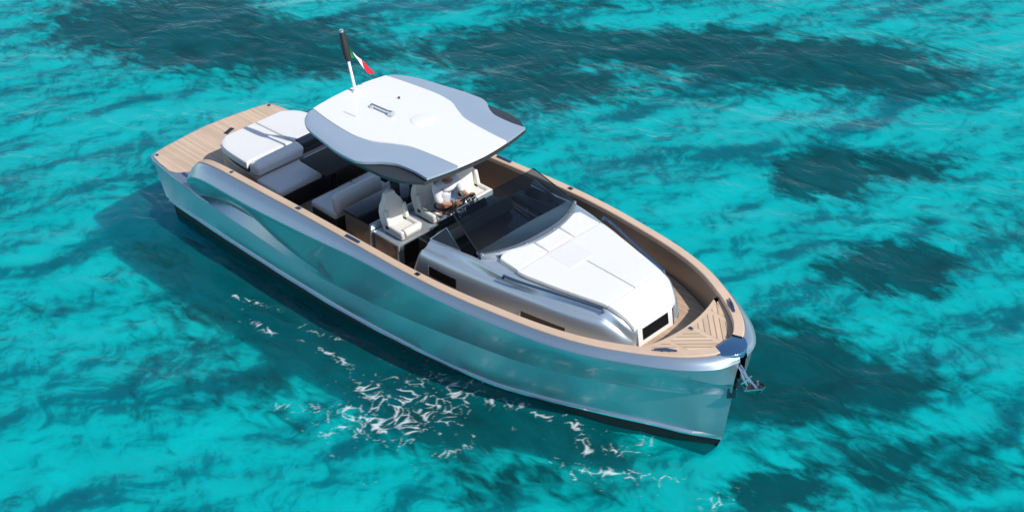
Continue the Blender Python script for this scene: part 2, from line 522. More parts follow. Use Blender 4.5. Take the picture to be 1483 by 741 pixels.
    L.new(st1.outputs[0], thin.inputs[0])
    mb = node(t, 'ShaderNodeMath', operation='MAXIMUM')
    L.new(ma.outputs[0], mb.inputs[0]); L.new(thin.outputs[0], mb.inputs[1])
    sand = node(t, 'ShaderNodeMix', data_type='RGBA')  # bright mottling of light in the water is put into the sand tone
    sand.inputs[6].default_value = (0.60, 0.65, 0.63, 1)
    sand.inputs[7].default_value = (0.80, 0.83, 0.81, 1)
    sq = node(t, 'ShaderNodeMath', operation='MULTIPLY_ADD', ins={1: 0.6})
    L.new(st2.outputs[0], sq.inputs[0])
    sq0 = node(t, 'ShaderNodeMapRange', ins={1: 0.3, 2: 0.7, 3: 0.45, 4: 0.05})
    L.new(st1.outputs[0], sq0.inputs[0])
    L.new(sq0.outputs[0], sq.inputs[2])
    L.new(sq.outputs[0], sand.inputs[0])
    fin = node(t, 'ShaderNodeMix', data_type='RGBA')
    fin.inputs[7].default_value = (0.010, 0.016, 0.022, 1)
    L.new(mb.outputs[0], fin.inputs[0])
    L.new(sand.outputs[2], fin.inputs[6])
    L.new(fin.outputs[2], p.inputs['Base Color'])
    p.subsurface_method = 'BURLEY'
    p.inputs['Subsurface Weight'].default_value = 0.85
    p.inputs['Subsurface Radius'].default_value = (0.6, 1.0, 1.0)
    p.inputs['Subsurface Scale'].default_value = 0.45
    return m

wm = grid_mesh('water', axis(-16, 20, 0.085, 2500), axis(-10, 24, 0.085, 2500), water_h)
wo = finish('water', wm, water_material(), None, 180)
tag(wo, kind='structure')
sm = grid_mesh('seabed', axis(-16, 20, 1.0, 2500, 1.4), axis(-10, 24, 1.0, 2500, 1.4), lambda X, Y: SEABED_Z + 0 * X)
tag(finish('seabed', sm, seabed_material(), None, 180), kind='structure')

# ------------------------------------------------------------------ foam flecks beside the starboard bow
FOAM = [([(5.01, -2.85), (5.41, -2.83), (5.79, -2.82)], .10), ([(6.09, -2.6), (6.38, -2.61), (6.79, -2.59), (6.98, -2.6)], .06),
        ([(7.08, -2.61), (7.32, -2.62), (7.6, -2.76), (7.89, -2.8), (8.03, -2.77), (8.04, -2.56), (8.1, -2.27)], .09),
        ([(8.03, -2.77), (8.33, -2.89), (8.55, -2.93), (8.63, -2.7), (8.74, -2.42)], .22), ([(7.33, -4.06), (7.43, -3.97)], .12),
        ([(7.6, -3.93), (7.68, -3.74), (7.86, -3.72)], .10), ([(8.04, -3.96), (8.07, -3.77), (8.02, -3.62)], .08), ([(8.43, -4.0), (8.44, -3.76), (8.48, -3.68)], .10),
        ([(8.63, -3.59), (8.85, -3.34), (9.0, -3.1), (9.13, -2.89), (9.09, -2.59), (9.08, -2.35)], .22), ([(9.41, -3.4), (9.45, -3.14), (9.35, -2.83)], .16),
        ([(8.51, -2.44), (8.5, -2.19), (8.6, -1.9), (8.68, -1.75)], .2), ([(8.94, -2.29), (9.24, -2.26), (9.51, -2.37), (9.49, -2.27)], .2),
        ([(9.07, -1.8), (9.3, -1.6), (9.46, -1.69), (9.46, -1.93), (9.27, -1.98)], .17), ([(10.12, -3.09), (10.22, -2.89), (10.25, -2.74)], .13),
        ([(9.71, -1.78), (9.9, -1.68), (10.13, -1.55), (10.34, -1.4)], .1), ([(10.5, -1.45), (10.85, -1.38)], .09),
        ([(11.03, -1.21), (11.27, -1.2), (11.5, -1.37), (11.78, -1.51)], .11), ([(11.91, -1.21), (12.13, -1.13), (12.29, -0.91), (12.2, -0.72)], .17),
        ([(11.49, -1.94), (11.77, -2.01), (12.11, -2.14)], .05), ([(13.8, -1.31), (14.03, -0.78)], .12), ([(8.7, -3.1), (9.1, -2.7)], .5), ([(8.2, -3.4), (8.9, -3.3)], .26),
        ([(12.0, -1.9), (13.2, -1.0)], .10), ([(5.6, -2.4), (6.6, -2.2)], .07), ([(4.0, -2.6), (5.0, -2.3)], .06), ([(17.0, 5.1), (16.9, 6.4)], .10)]
def foam_mesh():
    st = 0.021
    v, f, al = [], [], []
    for path, wd in FOAM:
        px = [q[0] for q in path]; py = [q[1] for q in path]
        pad = wd * 2.6
        xs = np.arange(min(px) - pad, max(px) + pad, st); ys = np.arange(min(py) - pad, max(py) + pad, st)
        X, Y = np.meshgrid(xs, ys, indexing='ij')
        N = np.zeros_like(X); N2 = np.zeros_like(X); R2 = np.zeros_like(X)
        for i in range(X.shape[0]):
            for j in range(X.shape[1]):
                q = Vector((X[i, j] * 2.2, Y[i, j] * 2.2, 3.0))
                wv = mnoise.noise_vector(q * 1.4) * 0.55
                dd_ = mnoise.voronoi((q + wv * .8) * 2.5)[0]
                N[i, j] = dd_[1] - dd_[0]
                R2[i, j] = mnoise.noise((q + wv * .6) * 5.2)
                N2[i, j] = mnoise.fractal((q + wv) * 2.6, 0.7, 2.1, 4)
        d = np.full_like(X, 9.0)
        for (x0, y0), (x1, y1) in zip(path[:-1], path[1:]):
            tt = np.clip(((X - x0) * (x1 - x0) + (Y - y0) * (y1 - y0)) / ((x1 - x0) ** 2 + (y1 - y0) ** 2), 0, 1)
            d = np.minimum(d, np.hypot(X - x0 - tt * (x1 - x0), Y - y0 - tt * (y1 - y0)))
        env = np.exp(-(d / wd) ** 2)
        ridge = 1 - np.abs(N) * 7                       # thin lacy lines
        val = .60 * env + .42 * (1 - np.minimum(1.7, N / .125)) + .45 * N2 + .08 * R2 - .62
        H = water_h(X, Y) + 0.012
        idx = -np.ones(X.shape, int)
        for i in range(X.shape[0] - 1):
            for j in range(X.shape[1] - 1):
                if val[i:i + 2, j:j + 2].max() > 0:
                    q = []
                    for a, b in ((i, j), (i + 1, j), (i + 1, j + 1), (i, j + 1)):
                        if idx[a, b] < 0:
                            idx[a, b] = len(v)
                            v.append((X[a, b], Y[a, b], H[a, b] + 0.01 * max(0, val[a, b])))
                            al.append(float(min(1, max(0, val[a, b] * 1.9))))
                        q.append(int(idx[a, b]))
                    f.append(q)
    me = bpy.data.meshes.new('sea_foam')
    me.from_pydata(v, [], f)
    at = me.attributes.new('cover', 'FLOAT', 'POINT')
    at.data.foreach_set('value', al)
    m, t, p, o = mat('foam')
    t.nodes.remove(p)
    a = node(t, 'ShaderNodeAttribute', attribute_name='cover')
    df = node(t, 'ShaderNodeBsdfDiffuse'); df.inputs[0].default_value = (0.72, 0.82, 0.84, 1)
    tr = node(t, 'ShaderNodeBsdfTransparent')
    mx = node(t, 'ShaderNodeMixShader')
    ml = node(t, 'ShaderNodeMath', operation='MULTIPLY', ins={1: 0.72})
    t.links.new(a.outputs['Fac'], ml.inputs[0])
    t.links.new(ml.outputs[0], mx.inputs[0])
    t.links.new(tr.outputs[0], mx.inputs[1]); t.links.new(df.outputs[0], mx.inputs[2])
    t.links.new(mx.outputs[0], o.inputs[0])
    ob = finish('sea_foam', me, m, None, 180)
    tag(ob, 'lacy white foam streaks drifting on the water along the near side of the boat', 'foam', kind='stuff')
foam_mesh()

# ------------------------------------------------------------------ the boat
BOAT = bpy.data.objects.new('motor_boat', None)
COL.objects.link(BOAT)
BOAT.matrix_world = M
tag(BOAT, 'silver open motor yacht with teak decks and a white and grey hardtop on turquoise water', 'motor boat')

H = lambda x: np.where(np.asarray(x) > 3, 1.36 + .0575 * np.asarray(x) - .0005 * np.asarray(x) ** 2, pchip([1.9, 2.15, 2.5, 3.0, 3.5], [1.12, 1.33, 1.46, 1.528, 1.555], np.minimum(x, 3.2)))
bk = [(1.9, 1.70), (2.3, 1.77), (3, 1.80), (5, 1.82), (6, 1.84), (7, 1.865), (8, 1.885), (8.6, 1.875), (9.2, 1.84), (10, 1.75), (10.6, 1.665), (11.2, 1.54), (11.7, 1.38), (12.2, 1.15), (12.6, .92), (12.92, .68), (13.1, .49), (13.22, .31), (13.30, .09)]
B = lambda x: pchip([q[0] for q in bk], [q[1] for q in bk], x)
N = 110
TT = 1 - (1 - np.linspace(0, 1, N)) ** 1.9

def row(x0, x1, fy, fz):
    x = x0 + (x1 - x0) * TT
    y = fy(x); z = fz(x)
    return np.stack([x, np.maximum(y, 0), z], 1)

def both(rows, name, m, parent=BOAT, angle=30):
    g = G()
    for sgn in (-1, 1):
        g.loft([[(q[0], q[1] * sgn, q[2]) for q in r] for r in rows])
    return g, (lambda: g.build(name, m, parent, angle))

Yc = K((.9, 1.69), (3, 1.72), (4.5, 1.73), (6, 1.72), (7.5, 1.65), (8.5, 1.57), (9.4, 1.44), (10.2, 1.26), (11, 1.03), (11.8, .74), (12.4, .45), (12.8, .25), (13.22, 0))
Zc = K((.9, -.06), (3, -.08), (6, -.05), (7.2, -.01), (8.5, .05), (9.6, .07), (10.5, .15), (11.3, .23), (12, .26), (12.8, .22), (13.22, .19))
Yk = K((.15, 1.50), (.5, 1.575), (.9, 1.62), (1.9, 1.71), (3, 1.735), (5, 1.745), (6, 1.76), (7, 1.755), (8, 1.72), (9, 1.65), (10, 1.52), (11, 1.29), (12, .91), (12.5, .65), (13, .32), (13.34, 0))
Zk = K((.15, .47), (.9, .49), (1.9, .49), (2.7, .48), (3.6, .465), (4.6, .43), (5.2, .42), (5.9, .46), (6.7, .55), (7.4, .62), (8.1, .71), (9.2, .84), (10.3, .94), (11.3, 1.04), (12.3, 1.12), (13.34, 1.18))
Zu = K((.7, .02), (8, .12), (9.6, .16), (10.5, .24), (11.2, .31), (11.9, .37), (12.75, .48), (13.27, .63))
Yu = lambda x: Yc(np.minimum(x, 13.1)) * (1 - np.clip((x - 12.9) / .37, 0, 1)) + .05 * (1 - np.clip((x - 13.0) / .27, 0, 1))
OD = K((1.9, .20), (4, .21), (5.2, .19), (6.2, .16), (7, .135), (8, .12), (13.4, .11))
Ym = lambda x: B(np.minimum(x, 13.3)) + OD(np.minimum(x, 13.3))
dsh = K((1.9, .22), (4, .24), (5.2, .22), (6.2, .18), (7, .14), (8, .125), (9, .125), (13.6, .135))
Dsc = K((1.9, .20), (2.3, .30), (3.4, .27), (4.4, .16), (5.3, .06), (6.0, 0), (13.4, 0))
Tz = K((1.9, .55), (2.1, .62), (2.5, .76), (2.9, .88), (3.3, .955), (3.6, .97), (4.06, .89), (4.4, .80), (5.15, .68), (6.0, .60), (6.8, .68), (8.1, .84), (10, 1.08), (12, 1.28), (12.8, 1.28), (13.36, 1.24))
def mixrow(f1, f2, k):
    return lambda x: f1(x) * (1 - k) + f2(x) * k

# lower hull (chine to knuckle)
r_anti2 = row(.95, 13.12, lambda x: Yc(x) - .10, lambda x: Zc(x) - .50 + .28 * np.clip((x - 11) / 2, 0, 1))
r_anti1 = row(.93, 13.19, lambda x: Yc(x) - .025, lambda x: Zc(x) - .03)
keel = np.stack([.95 + (12.9 - .95) * TT, 0 * TT, -1.05 + .75 * np.clip((.95 + 11.95 * TT - 9) / 4, 0, 1) ** 1.5], 1)
g = G()
for sgn in (-1, 1):
    g.loft([[(q[0], q[1] * sgn, q[2]) for q in r] for r in (keel, r_anti2, r_anti1)])
a_, b_, c_ = [r[0] for r in (keel, r_anti2, r_anti1)]
g.raw([a_, b_, c_, (c_[0], -c_[1], c_[2]), (b_[0], -b_[1], b_[2])], [(0, 1, 2, 3, 4)])
g.build('antifouling_bottom', ANTIFOUL, BOAT)

rc = row(.92, 13.22, Yc, lambda x: Zc(x) + .02)
ru = row(.86, 13.27, Yu, Zu)
rk = row(.15, 13.34, Yk, Zk)
mid1 = (ru * .6 + rk * .4); mid1[:, 1] += .015 * np.sin(np.pi * np.clip(TT, 0, 1))
mid2 = (ru * .25 + rk * .75); mid2[:, 1] += .012 * np.sin(np.pi * np.clip(TT, 0, 1))
lower = [r_anti1, rc, ru, mid1, mid2, rk]
g = G()
for sgn in (-1, 1):
    g.loft([[(q[0], q[1] * sgn, q[2]) for q in r] for r in lower])
st = [tuple(r[0]) for r in lower]
g.raw(st + [(q[0], -q[1], q[2]) for q in st[::-1]], [tuple(range(2 * len(st)))])
# upper hull from the ledge to the cap rail
xa = 1.95
fy_in = lambda x: Yk(x) - Dsc(x)
def up(x0, x1, fy, fz):
    return row(x0, x1, fy, fz)
u0 = up(xa, 13.34, Yk, Zk)
yT = lambda x: np.where(x < 6.2, B(np.minimum(x, 13.3)) * 1.0 + .01, 0) 
def fyT(x):
    a = B(np.minimum(x, 13.3)) + .02
    z0, z1 = Zk(x), H(np.minimum(x, 13.3)) - .3
    k = np.clip((Tz(x) - z0) / np.maximum(z1 - z0, .2), 0, 1)
    b = Yk(np.minimum(x, 13.34)) * (1 - k) + (Ym(x) - .02) * k
    s = np.clip((x - 4.6) / 1.4, 0, 1); s = s * s * (3 - 2 * s)
    bow = np.clip((x - 12.9) / .46, 0, 1)
    return (a * (1 - s) + b * s) * (1 - bow) + .07 * bow
u1 = up(xa, 13.345, lambda x: .55 * Yk(x) + .45 * fyT(x) - .62 * Dsc(x), lambda x: Zk(x) * .55 + Tz(x) * .45)
u2 = up(xa, 13.35, lambda x: .14 * Yk(x) + .86 * fyT(x) - 1.25 * Dsc(x), lambda x: Zk(x) * .14 + Tz(x) * .86)
u3 = up(xa, 13.365, fyT, Tz)
fzm = lambda x: (Tz(x) + H(np.minimum(x, 13.3)) - dsh(x)) / 2 - .22 * np.clip((x - 12.5) / .8, 0, 1)
def fym(x):
    bow = np.clip((x - 12.9) / .48, 0, 1)
    return ((fyT(x) + Ym(x)) / 2 + .022) * (1 - bow) + .07 * bow
u4 = up(xa, 13.38, fym, fzm)
def offs(dy, dzf, x1, endy, x0=xa):
    def fy(x):
        xx = x - (x1 - 13.30) * np.clip((x - 12.2) / (x1 - 12.2), 0, 1)
        e = np.clip((xx - 12.2) / 1.1, 0, 1)
        return B(np.minimum(xx, 13.3)) + dy
    def fz(x):
        xx = np.minimum(x - (x1 - 13.30) * np.clip((x - 12.2) / (x1 - 12.2), 0, 1), 13.3)
        return H(xx) + dzf(xx)
    return row(x0, x1, fy, fz)
def offs2(k, dzf, x1, x0=xa, add=0.0):
    def xxf(x): return np.minimum(x - (x1 - 13.30) * np.clip((x - 12.2) / (x1 - 12.2), 0, 1), 13.3)
    return row(x0, x1, lambda x: B(xxf(x)) + k * OD(xxf(x)) + add, lambda x: H(xxf(x)) + dzf(xxf(x)))
u5a = offs2(.80, lambda x: -dsh(x) - .11, 13.42)      # crease under the shoulder
u5b = offs2(.93, lambda x: -dsh(x) - .05, 13.44)
u5 = offs2(1.0, lambda x: -dsh(x) - .012, 13.455)
u6 = offs2(1.0, lambda x: -dsh(x) + .012, 13.465)
u6b = offs2(.90, lambda x: -dsh(x) * .82, 13.46)
u7 = offs2(.66, lambda x: -dsh(x) * .50, 13.45)
u8 = offs2(.38, lambda x: -dsh(x) * .20, 13.41, 2.02)
u9 = offs2(.05, lambda x: 0 * x + .004, 13.33, 2.12)
u10 = offs2(0, lambda x: 0 * x - .01, 13.31, 2.14, -.02)
# crease sweeps down to the stem at the bow
s_ = np.clip((u5a[:, 0] - 12.75) / .65, 0, 1) ** 2
u5a[:, 2] -= s_ * .30; u5a[:, 1] -= s_ * .06; u5a[:, 1] = np.maximum(u5a[:, 1], .07)
for r_ in (u5b, u5, u6, u6b, u7, u8, u9, u10):
    r_[:, 1] = np.maximum(r_[:, 1], .07)
    k_ = np.clip((np.arange(N) - 104) / 5.0, 0, 1)
    r_[:, 1] = r_[:, 1] * (1 - k_) + .085 * k_; r_[:, 0] += .015 * k_
upper = [u0, u1, u2, u3, u4, u5a, u5b, u5, u6, u6b, u7, u8, u9, u10]
DBG = upper
for sgn in (-1, 1):
    g.loft([[(q[0], q[1] * sgn, q[2]) for q in r] for r in upper])
g.build('hull', SILVER, BOAT, 28)
# rounded bulwark ends (dark face beside the platform)
for sgn in (-1, 1):
    e = [tuple(r[0]) for r in upper]
    inn = [(xa + .25, 1.50, 1.30), (xa + .05, 1.45, 1.0), (xa, 1.42, .55)]
    ring = [(q[0], q[1] * sgn, q[2]) for q in e + inn]
    G().raw(ring, [tuple(range(len(ring)))]).build('bulwark_end', BLACK, BOAT)

# polished spray rail along the chine
g = G()
for sgn in (-1, 1):
    sh = .022
    ra = np.stack([rc[:, 0], rc[:, 1] + .002, rc[:, 2] + .055], 1)
    rb = np.stack([rc[:, 0], rc[:, 1] + .05 * np.clip((13.2 - rc[:, 0]) * 2, .1, 1), rc[:, 2] + .012], 1)
    rd = np.stack([rc[:, 0], rc[:, 1] + .045 * np.clip((13.2 - rc[:, 0]) * 2, .1, 1), rc[:, 2] - .02], 1)
    re = np.stack([rc[:, 0], rc[:, 1] - .03, rc[:, 2] - .035], 1)
    g.loft([[(q[0], q[1] * sgn, q[2]) for q in r] for r in (ra, rb, rd, re)])
g.build('spray_rail', RAIL, BOAT)

# teak cap rail, one per side
CW = lambda x: pchip([1.9, 2.6, 5, 10, 11.5, 12.3, 13.3], [.16, .15, .145, .15, .155, .165, .17], x)
for sgn in (-1, 1):
    xo = 2.16 + (13.27 - 2.16) * TT[:]
    g = G()
    rows = []
    yo = B(xo) - .002
    yi = np.maximum(B(xo) - CW(xo), .0)
    # inner edge measured along the local normal
    dB = np.gradient(B(xo), xo)
    nx = dB / np.sqrt(1 + dB * dB); ny = -1 / np.sqrt(1 + dB * dB)
    xi = xo + nx * CW(xo); yi = B(xo) + ny * CW(xo)
    h = H(xo)
    ok = yo > 0.25
    P_ = lambda x, y, z: [(a, b * sgn, c) for a, b, c in zip(x[ok], np.maximum(y[ok], 0), z[ok])]
    g.loft([P_(xo, yo, h - .02), P_(xo, yo, h + .012), P_(xo + nx * .012, yo + ny * .012, h + .026), P_(xi - nx * .012, yi - ny * .012, h + .026), P_(xi, yi, h + .012), P_(xi, yi, h - .06)])
    g.build('cap_rail', TEAKCAP, BOAT)
    # inner face of the bulwark
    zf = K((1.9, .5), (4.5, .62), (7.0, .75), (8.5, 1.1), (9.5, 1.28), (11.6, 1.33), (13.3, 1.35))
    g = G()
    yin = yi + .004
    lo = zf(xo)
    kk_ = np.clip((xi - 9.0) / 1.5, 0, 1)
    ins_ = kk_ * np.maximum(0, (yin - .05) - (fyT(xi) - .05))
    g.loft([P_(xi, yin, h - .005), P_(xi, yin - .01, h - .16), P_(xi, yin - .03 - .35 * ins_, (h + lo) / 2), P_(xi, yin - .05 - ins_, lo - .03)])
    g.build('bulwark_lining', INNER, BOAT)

# decks
g = G()
zs = K((.9, .5), (2.5, .5), (4.5, .60), (6.0, .70), (7.3, .76), (8.5, 1.1), (9.5, 1.34), (11.2, 1.47), (12.9, 1.49))
xs = np.linspace(1.3, 12.9, 60)
def dk(x):
    a = float(B(max(x, 1.95))) - .12
    k = min(1.0, max(0.0, (x - 9.0) / 1.5))
    return a if k <= 0 else a * (1 - k) + k * min(a, float(fyT(np.array([x]))[0]) - .04)
g.loft([[(x, -dk(x), float(zs(x))), (x, 0, float(zs(x))), (x, dk(x), float(zs(x)))] for x in xs])
g.build('side_deck', SOLE, BOAT)

# bow platform
def aft_x(y): return 12.36 - .20 * y * y
def bow_outline(inset, a_off=0.0):
    xs_ = np.linspace(12.1, 13.2, 60)
    pts = []
    for x in xs_:
        y = float(B(x)) - float(CW(x)) - inset
        # crude normal offset at the blunt end
        if y > .05 and x > aft_x(y) + a_off and x < 13.12 - inset:
            pts.append((x, y))
    return pts
pr = bow_outline(.03)
ya = pr[0][1]
aft = [(aft_x(y), y) for y in np.linspace(ya, -ya, 14)][1:-1]
poly = [(x, y) for x, y in pr] + [(x, -y) for x, y in pr[::-1]] + [(x, y) for x, y in aft[::-1]]
BZ = 1.93
G().prism(poly, BZ - .03, BZ, .006, 1).build('bow_deck', TEAKF, BOAT)
# riser under its after edge
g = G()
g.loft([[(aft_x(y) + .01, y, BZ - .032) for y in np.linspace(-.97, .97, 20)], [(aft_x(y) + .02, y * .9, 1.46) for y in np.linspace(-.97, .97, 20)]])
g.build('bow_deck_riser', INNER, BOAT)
# inlaid plank panels between plain frame boards
def clip_panel(y0, y1, a0, a1):
    pts = []
    ys = np.linspace(y0, y1, 14)
    def fx(y):
        best = 12.3
        for x in np.linspace(12.2, 13.15, 200):
            if float(B(x)) - float(CW(x)) - .03 > abs(y) + .055: best = x
        return best
    up_ = [(fx(y) - a1, y) for y in ys]
    dn = [(aft_x(y) + a0, y) for y in ys]
    pts = [q for q in dn] + [q for q in up_[::-1]]
    return pts
for (y0, y1, mm) in ((-.98, -.50, TEAKS), (-.42, .02, TEAKS), (.10, .52, TEAKP), (.60, .97, TEAKP)):
    pp = clip_panel(y0, y1, .085, .05)
    if mm is TEAKS or mm is TEAKP:
        G().prism(pp, BZ - .01, BZ + .004).build('plank_panel', mm, BOAT)
# cover plate of the bow nose
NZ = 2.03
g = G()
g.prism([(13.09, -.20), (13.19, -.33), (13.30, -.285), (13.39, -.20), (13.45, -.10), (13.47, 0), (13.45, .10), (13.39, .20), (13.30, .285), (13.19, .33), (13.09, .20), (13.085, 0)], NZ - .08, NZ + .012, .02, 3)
g.build('bow_nose_plate', paint('nose_plate_sky_reflection', (0.16, 0.33, 0.52), 0.15, 0.9), BOAT)  # deep blue of the reflected sky is put into the plate's base colour
# anchor slot lining
G().box((13.20, 0, 1.66), (.1, .18, .66)).build('anchor_slot_lining', BLACKM, BOAT)
g = G()
g.prism([(13.39, 0), (13.30, -.10), (13.30, .10)], 1.12, 1.30)
g.build('stem_guard', DSTEEL, BOAT)

# swim platform
cor = [(-.15, 0), (-.12, .5), (-.05, 1.05), (0.0, 1.33), (.05, 1.45), (.14, 1.52), (.35, 1.56), (.9, 1.625), (1.4, 1.665), (1.95, 1.715), (2.3, 1.72), (2.3, 0)]
def mirror(p): return [q for q in p] + [(x, -y) for x, y in p[::-1] if y > 1e-6]
G().prism(mirror(cor), .40, .515, .03, 3).build('swim_platform', SILVER, BOAT)
# tapered underside between platform rim and transom
g = G()
rim = [(-.12, 0), (-.09, .5), (-.02, 1.05), (.03, 1.33), (.10, 1.45), (.18, 1.50), (.4, 1.54)]
low = [(.75, 0), (.76, .5), (.78, 1.05), (.8, 1.33), (.84, 1.5), (.9, 1.6), (1.0, 1.62)]
for sgn in (1, -1):
    g.loft([[(x, y * sgn, .402) for x, y in rim], [(x, y * sgn, .05) for x, y in low]])
g.build('platform_underside', SILVER, BOAT)
tk = [(-.09, 0), (-.06, .5), (.005, 1.05), (.05, 1.30), (.10, 1.41), (.18, 1.475), (.38, 1.515), (.82, 1.575), (.98, 1.50), (1.16, 1.28), (1.36, 1.26), (1.9, 1.52), (2.3, 1.53), (2.3, 0)]
pd = G().prism(mirror(tk), .51, .523).build('platform_teak', TEAK, BOAT)
for (x, y) in ((.16, 1.39), (.16, -1.39)):
    d = G().disc((x, y, .523), .035, .012, 16)
    d.build('deck_light', NAVY, pd)
G().box((.42, .17, .53), (.10, .26, .014), .006, 1, rot=(0, 0, 20)).build('shower_hatch', DSTEEL, pd)
for sgn in (-1, 1):
    G().box((1.22, sgn * 1.44, .52), (.30, .07, .012), .005, 1, rot=(0, 0, sgn * 4)).build('vent_grille', NAVY, BOAT)

# deck fittings on the cap rails
def hgt(x): return float(H(x)) + .026
def fit(name, x, off, size, m, sgn, rz=0.0):
    y = (float(B(x)) - off) * sgn
    G().box((x, y, hgt(x) + size[2] / 2), size, size[2] * .4, 2, rot=(0, 0, rz * sgn)).build(name, m, BOAT)
for sgn in (-1, 1):
    fit('mooring_cleat', 6.66, .06, (.34, .06, .03), NAVY, sgn)
    fit('fuel_cap', 8.28, .075, (.09, .07, .012), DSTEEL, sgn)
    fit('fuel_cap', 5.15, .075, (.10, .08, .012), NAVY, sgn)
    fit('fuel_cap', 3.2, .075, (.06, .07, .012), NAVY, sgn)
    g = G()
    x = 12.62; y = (float(B(12.62)) - .12) * sgn; z = hgt(12.62)
    an = math.radians(-38 * sgn)
    c, s = math.cos(an), math.sin(an)
    g.tube([(x - .17 * c, y - .17 * s, z + .03), (x, y, z + .045), (x + .17 * c, y + .17 * s, z + .03)], [.014, .024, .014], 8)
    g.tube([(x - .05 * c, y - .05 * s, z), (x - .05 * c, y - .05 * s, z + .04)], .016, 8)
    g.tube([(x + .05 * c, y + .05 * s, z), (x + .05 * c, y + .05 * s, z + .04)], .016, 8)
    g.build('mooring_cleat', NAVY, BOAT)
G().disc((12.36, -.93, BZ), .05, .05, 14, .03).build('deck_stud', NAVY, BOAT)
for (x, y) in ((12.40, .02), (12.42, .86)):
    G().box((x + .05, y, BZ + .012), (.07, .05, .02), .006, 1).build('deck_latch', NAVY, BOAT)

# ---------------------------------------------------------------- coachroof
Yw = K((7.5, 1.43), (8.3, 1.41), (9, 1.33), (10, 1.17), (10.7, 1.04), (11.2, .91), (11.5, .79), (11.68, .68), (11.76, .57))
Ys = lambda x: Yw(x) - .10                 # groove line
Yt = K((7.5, 1.22), (8.3, 1.20), (9, 1.17), (9.6, 1.13), (10.5, .90), (11.3, .68), (11.6, .60), (11.76, .485))   # upper tier edge
Zt = K((7.5, 2.02), (8.2, 2.05), (9, 2.13), (9.6, 2.09), (11.3, 2.06), (11.55, 1.97), (11.69, 1.84), (11.76, 1.74))
xs = list(np.linspace(7.75, 11.3, 60)) + list(np.linspace(11.33, 11.76, 16))
def trunk_half(x, sgn):
    x = float(x); yw = float(Yw(x)); yt = float(Yt(x)); zt = float(Zt(x))
    e = max(0.0, (x - 11.35) / .41)
    zsh = min(zt - .10, 1.97) - .06 * e
    xb = 0.0
    yg = min(yw - .10, yt + .10); yt = min(yt, yg - .02)
    pts = [(yw + .015, 1.15), (yw + .01, 1.5), (yw, zsh - .22), (yw - .008, zsh - .12), (yw - .03, zsh - .05), (yw - .06, zsh - .018), (yw - .075, zsh - .010),
           (yg + .012, zsh - .012), (yg - .01, zsh - .004), (yt + .6 * (yg - yt), zsh + .015), (yt + .25 * (yg - yt), (zsh + zt) / 2 + .01), (yt + .008, zt - .03), (yt - .012, zt - .006), (yt - .05, zt), (yt * .5, zt + .015 * (1 - e)), (0, zt + .02 * (1 - e))]
    return [(x, sgn * y, z) for y, z in pts]
g = G()
for sgn in (-1, 1):
    rows = [trunk_half(x, sgn) for x in xs]
    # after end leans: the sides start further aft low down than on top
    def aft_row(dx, dy, dz):
        return [(7.62 + .25 * (q[2] - 1.2) / .85 + dx, sgn * max(0, abs(q[1]) - dy), q[2] - dz * min(1, max(0, (q[2] - 1.5) / .4))) for q in rows[0]]
    first = aft_row(-.0, .10, .16)
    g.loft([first, aft_row(.015, .055, .085), aft_row(.05, .02, .035), aft_row(.11, .0, .008)] + rows[3:])
    endr = rows[-1]
    g.raw(endr + [(endr[0][0], 0, endr[0][2])], [tuple(range(len(endr) + 1))])
    g.raw(first + [(first[0][0], 0, first[0][2])], [tuple(range(len(first) + 1))])
# cut the dashboard opening: drop top faces near the centre between helm and windscreen
TR = g
keep = []
for f in TR.f:
    c = np.mean([TR.v[i] for i in f], axis=0)
    if len(f) == 4 and c[0] < 8.98 and abs(c[1]) < 1.10 and c[2] > 1.9:
        continue
    if len(f) > 5 and c[0] < 8.5:
        continue
    keep.append(f)
TR.f = keep
trunk = TR.build('coachroof', CABIN, BOAT, 50)
# interior walls of the opening
g = G()
g.box((8.35, 0, 1.1), (1.5, 2.3, .04))
g.build('companionway_floor', BLACKM, BOAT)
# helm console: raised dark binnacle
g = G()
g.prism([(7.60, -1.16), (7.52, -.5), (7.52, .62), (8.95, .62), (9.05, -.2), (8.95, -1.14)], 1.2, 1.93, .05, 3)
g.build('dashboard', BLACK, BOAT)
g = G()
g.box((8.02, -.25, 2.02), (.34, 1.5, .22), .04, 3, rot=(0, -28, 0))
console = g.build('instrument_binnacle', BLACKM, BOAT)
for y in (-.62, .02):
    G().box((7.80, y, 2.02), (.012, .46, .24), .004, 1, rot=(0, -28, 0)).build('display_screen', PANEG, console)
# throttle panel and switches
g = G()
g.box((7.62, -.12, 1.95), (.26, .42, .05), .015, 2, rot=(0, -12, 0))
for i in range(4):
    g.disc((7.58 + .03 * (i % 2), -.28 + .09 * i, 1.98), .022, .03, 10)
g.tube([(7.62, .10, 1.97), (7.60, .10, 2.10)], .014, 8)
g.tube([(7.60, .06, 2.10), (7.60, .15, 2.10)], .022, 8)
g.build('throttle_panel', STEEL, BOAT)
# starboard and port console wings with thin bright edging
for sgn in (-1, 1):
    tri = [(7.95, 1.20), (8.12, 1.05), (8.62, 1.12)]
    w0 = [Vector((7.93, sgn * 1.19, 2.05)), Vector((8.16, sgn * 1.03, 2.30)), Vector((8.58, sgn * 1.12, 2.09))]
    gq = G().raw([p for p in w0] + [p + Vector((0, -.012 * sgn, .006)) for p in w0], [(0, 1, 2), (5, 4, 3), (0, 3, 4, 1), (1, 4, 5, 2), (2, 5, 3, 0)])
    wing = gq.build('side_wing_pane', PANEG, BOAT)
    G().tube(w0 + [w0[0]], .009, 8, cap=False).build('pane_edging', RAIL, wing)
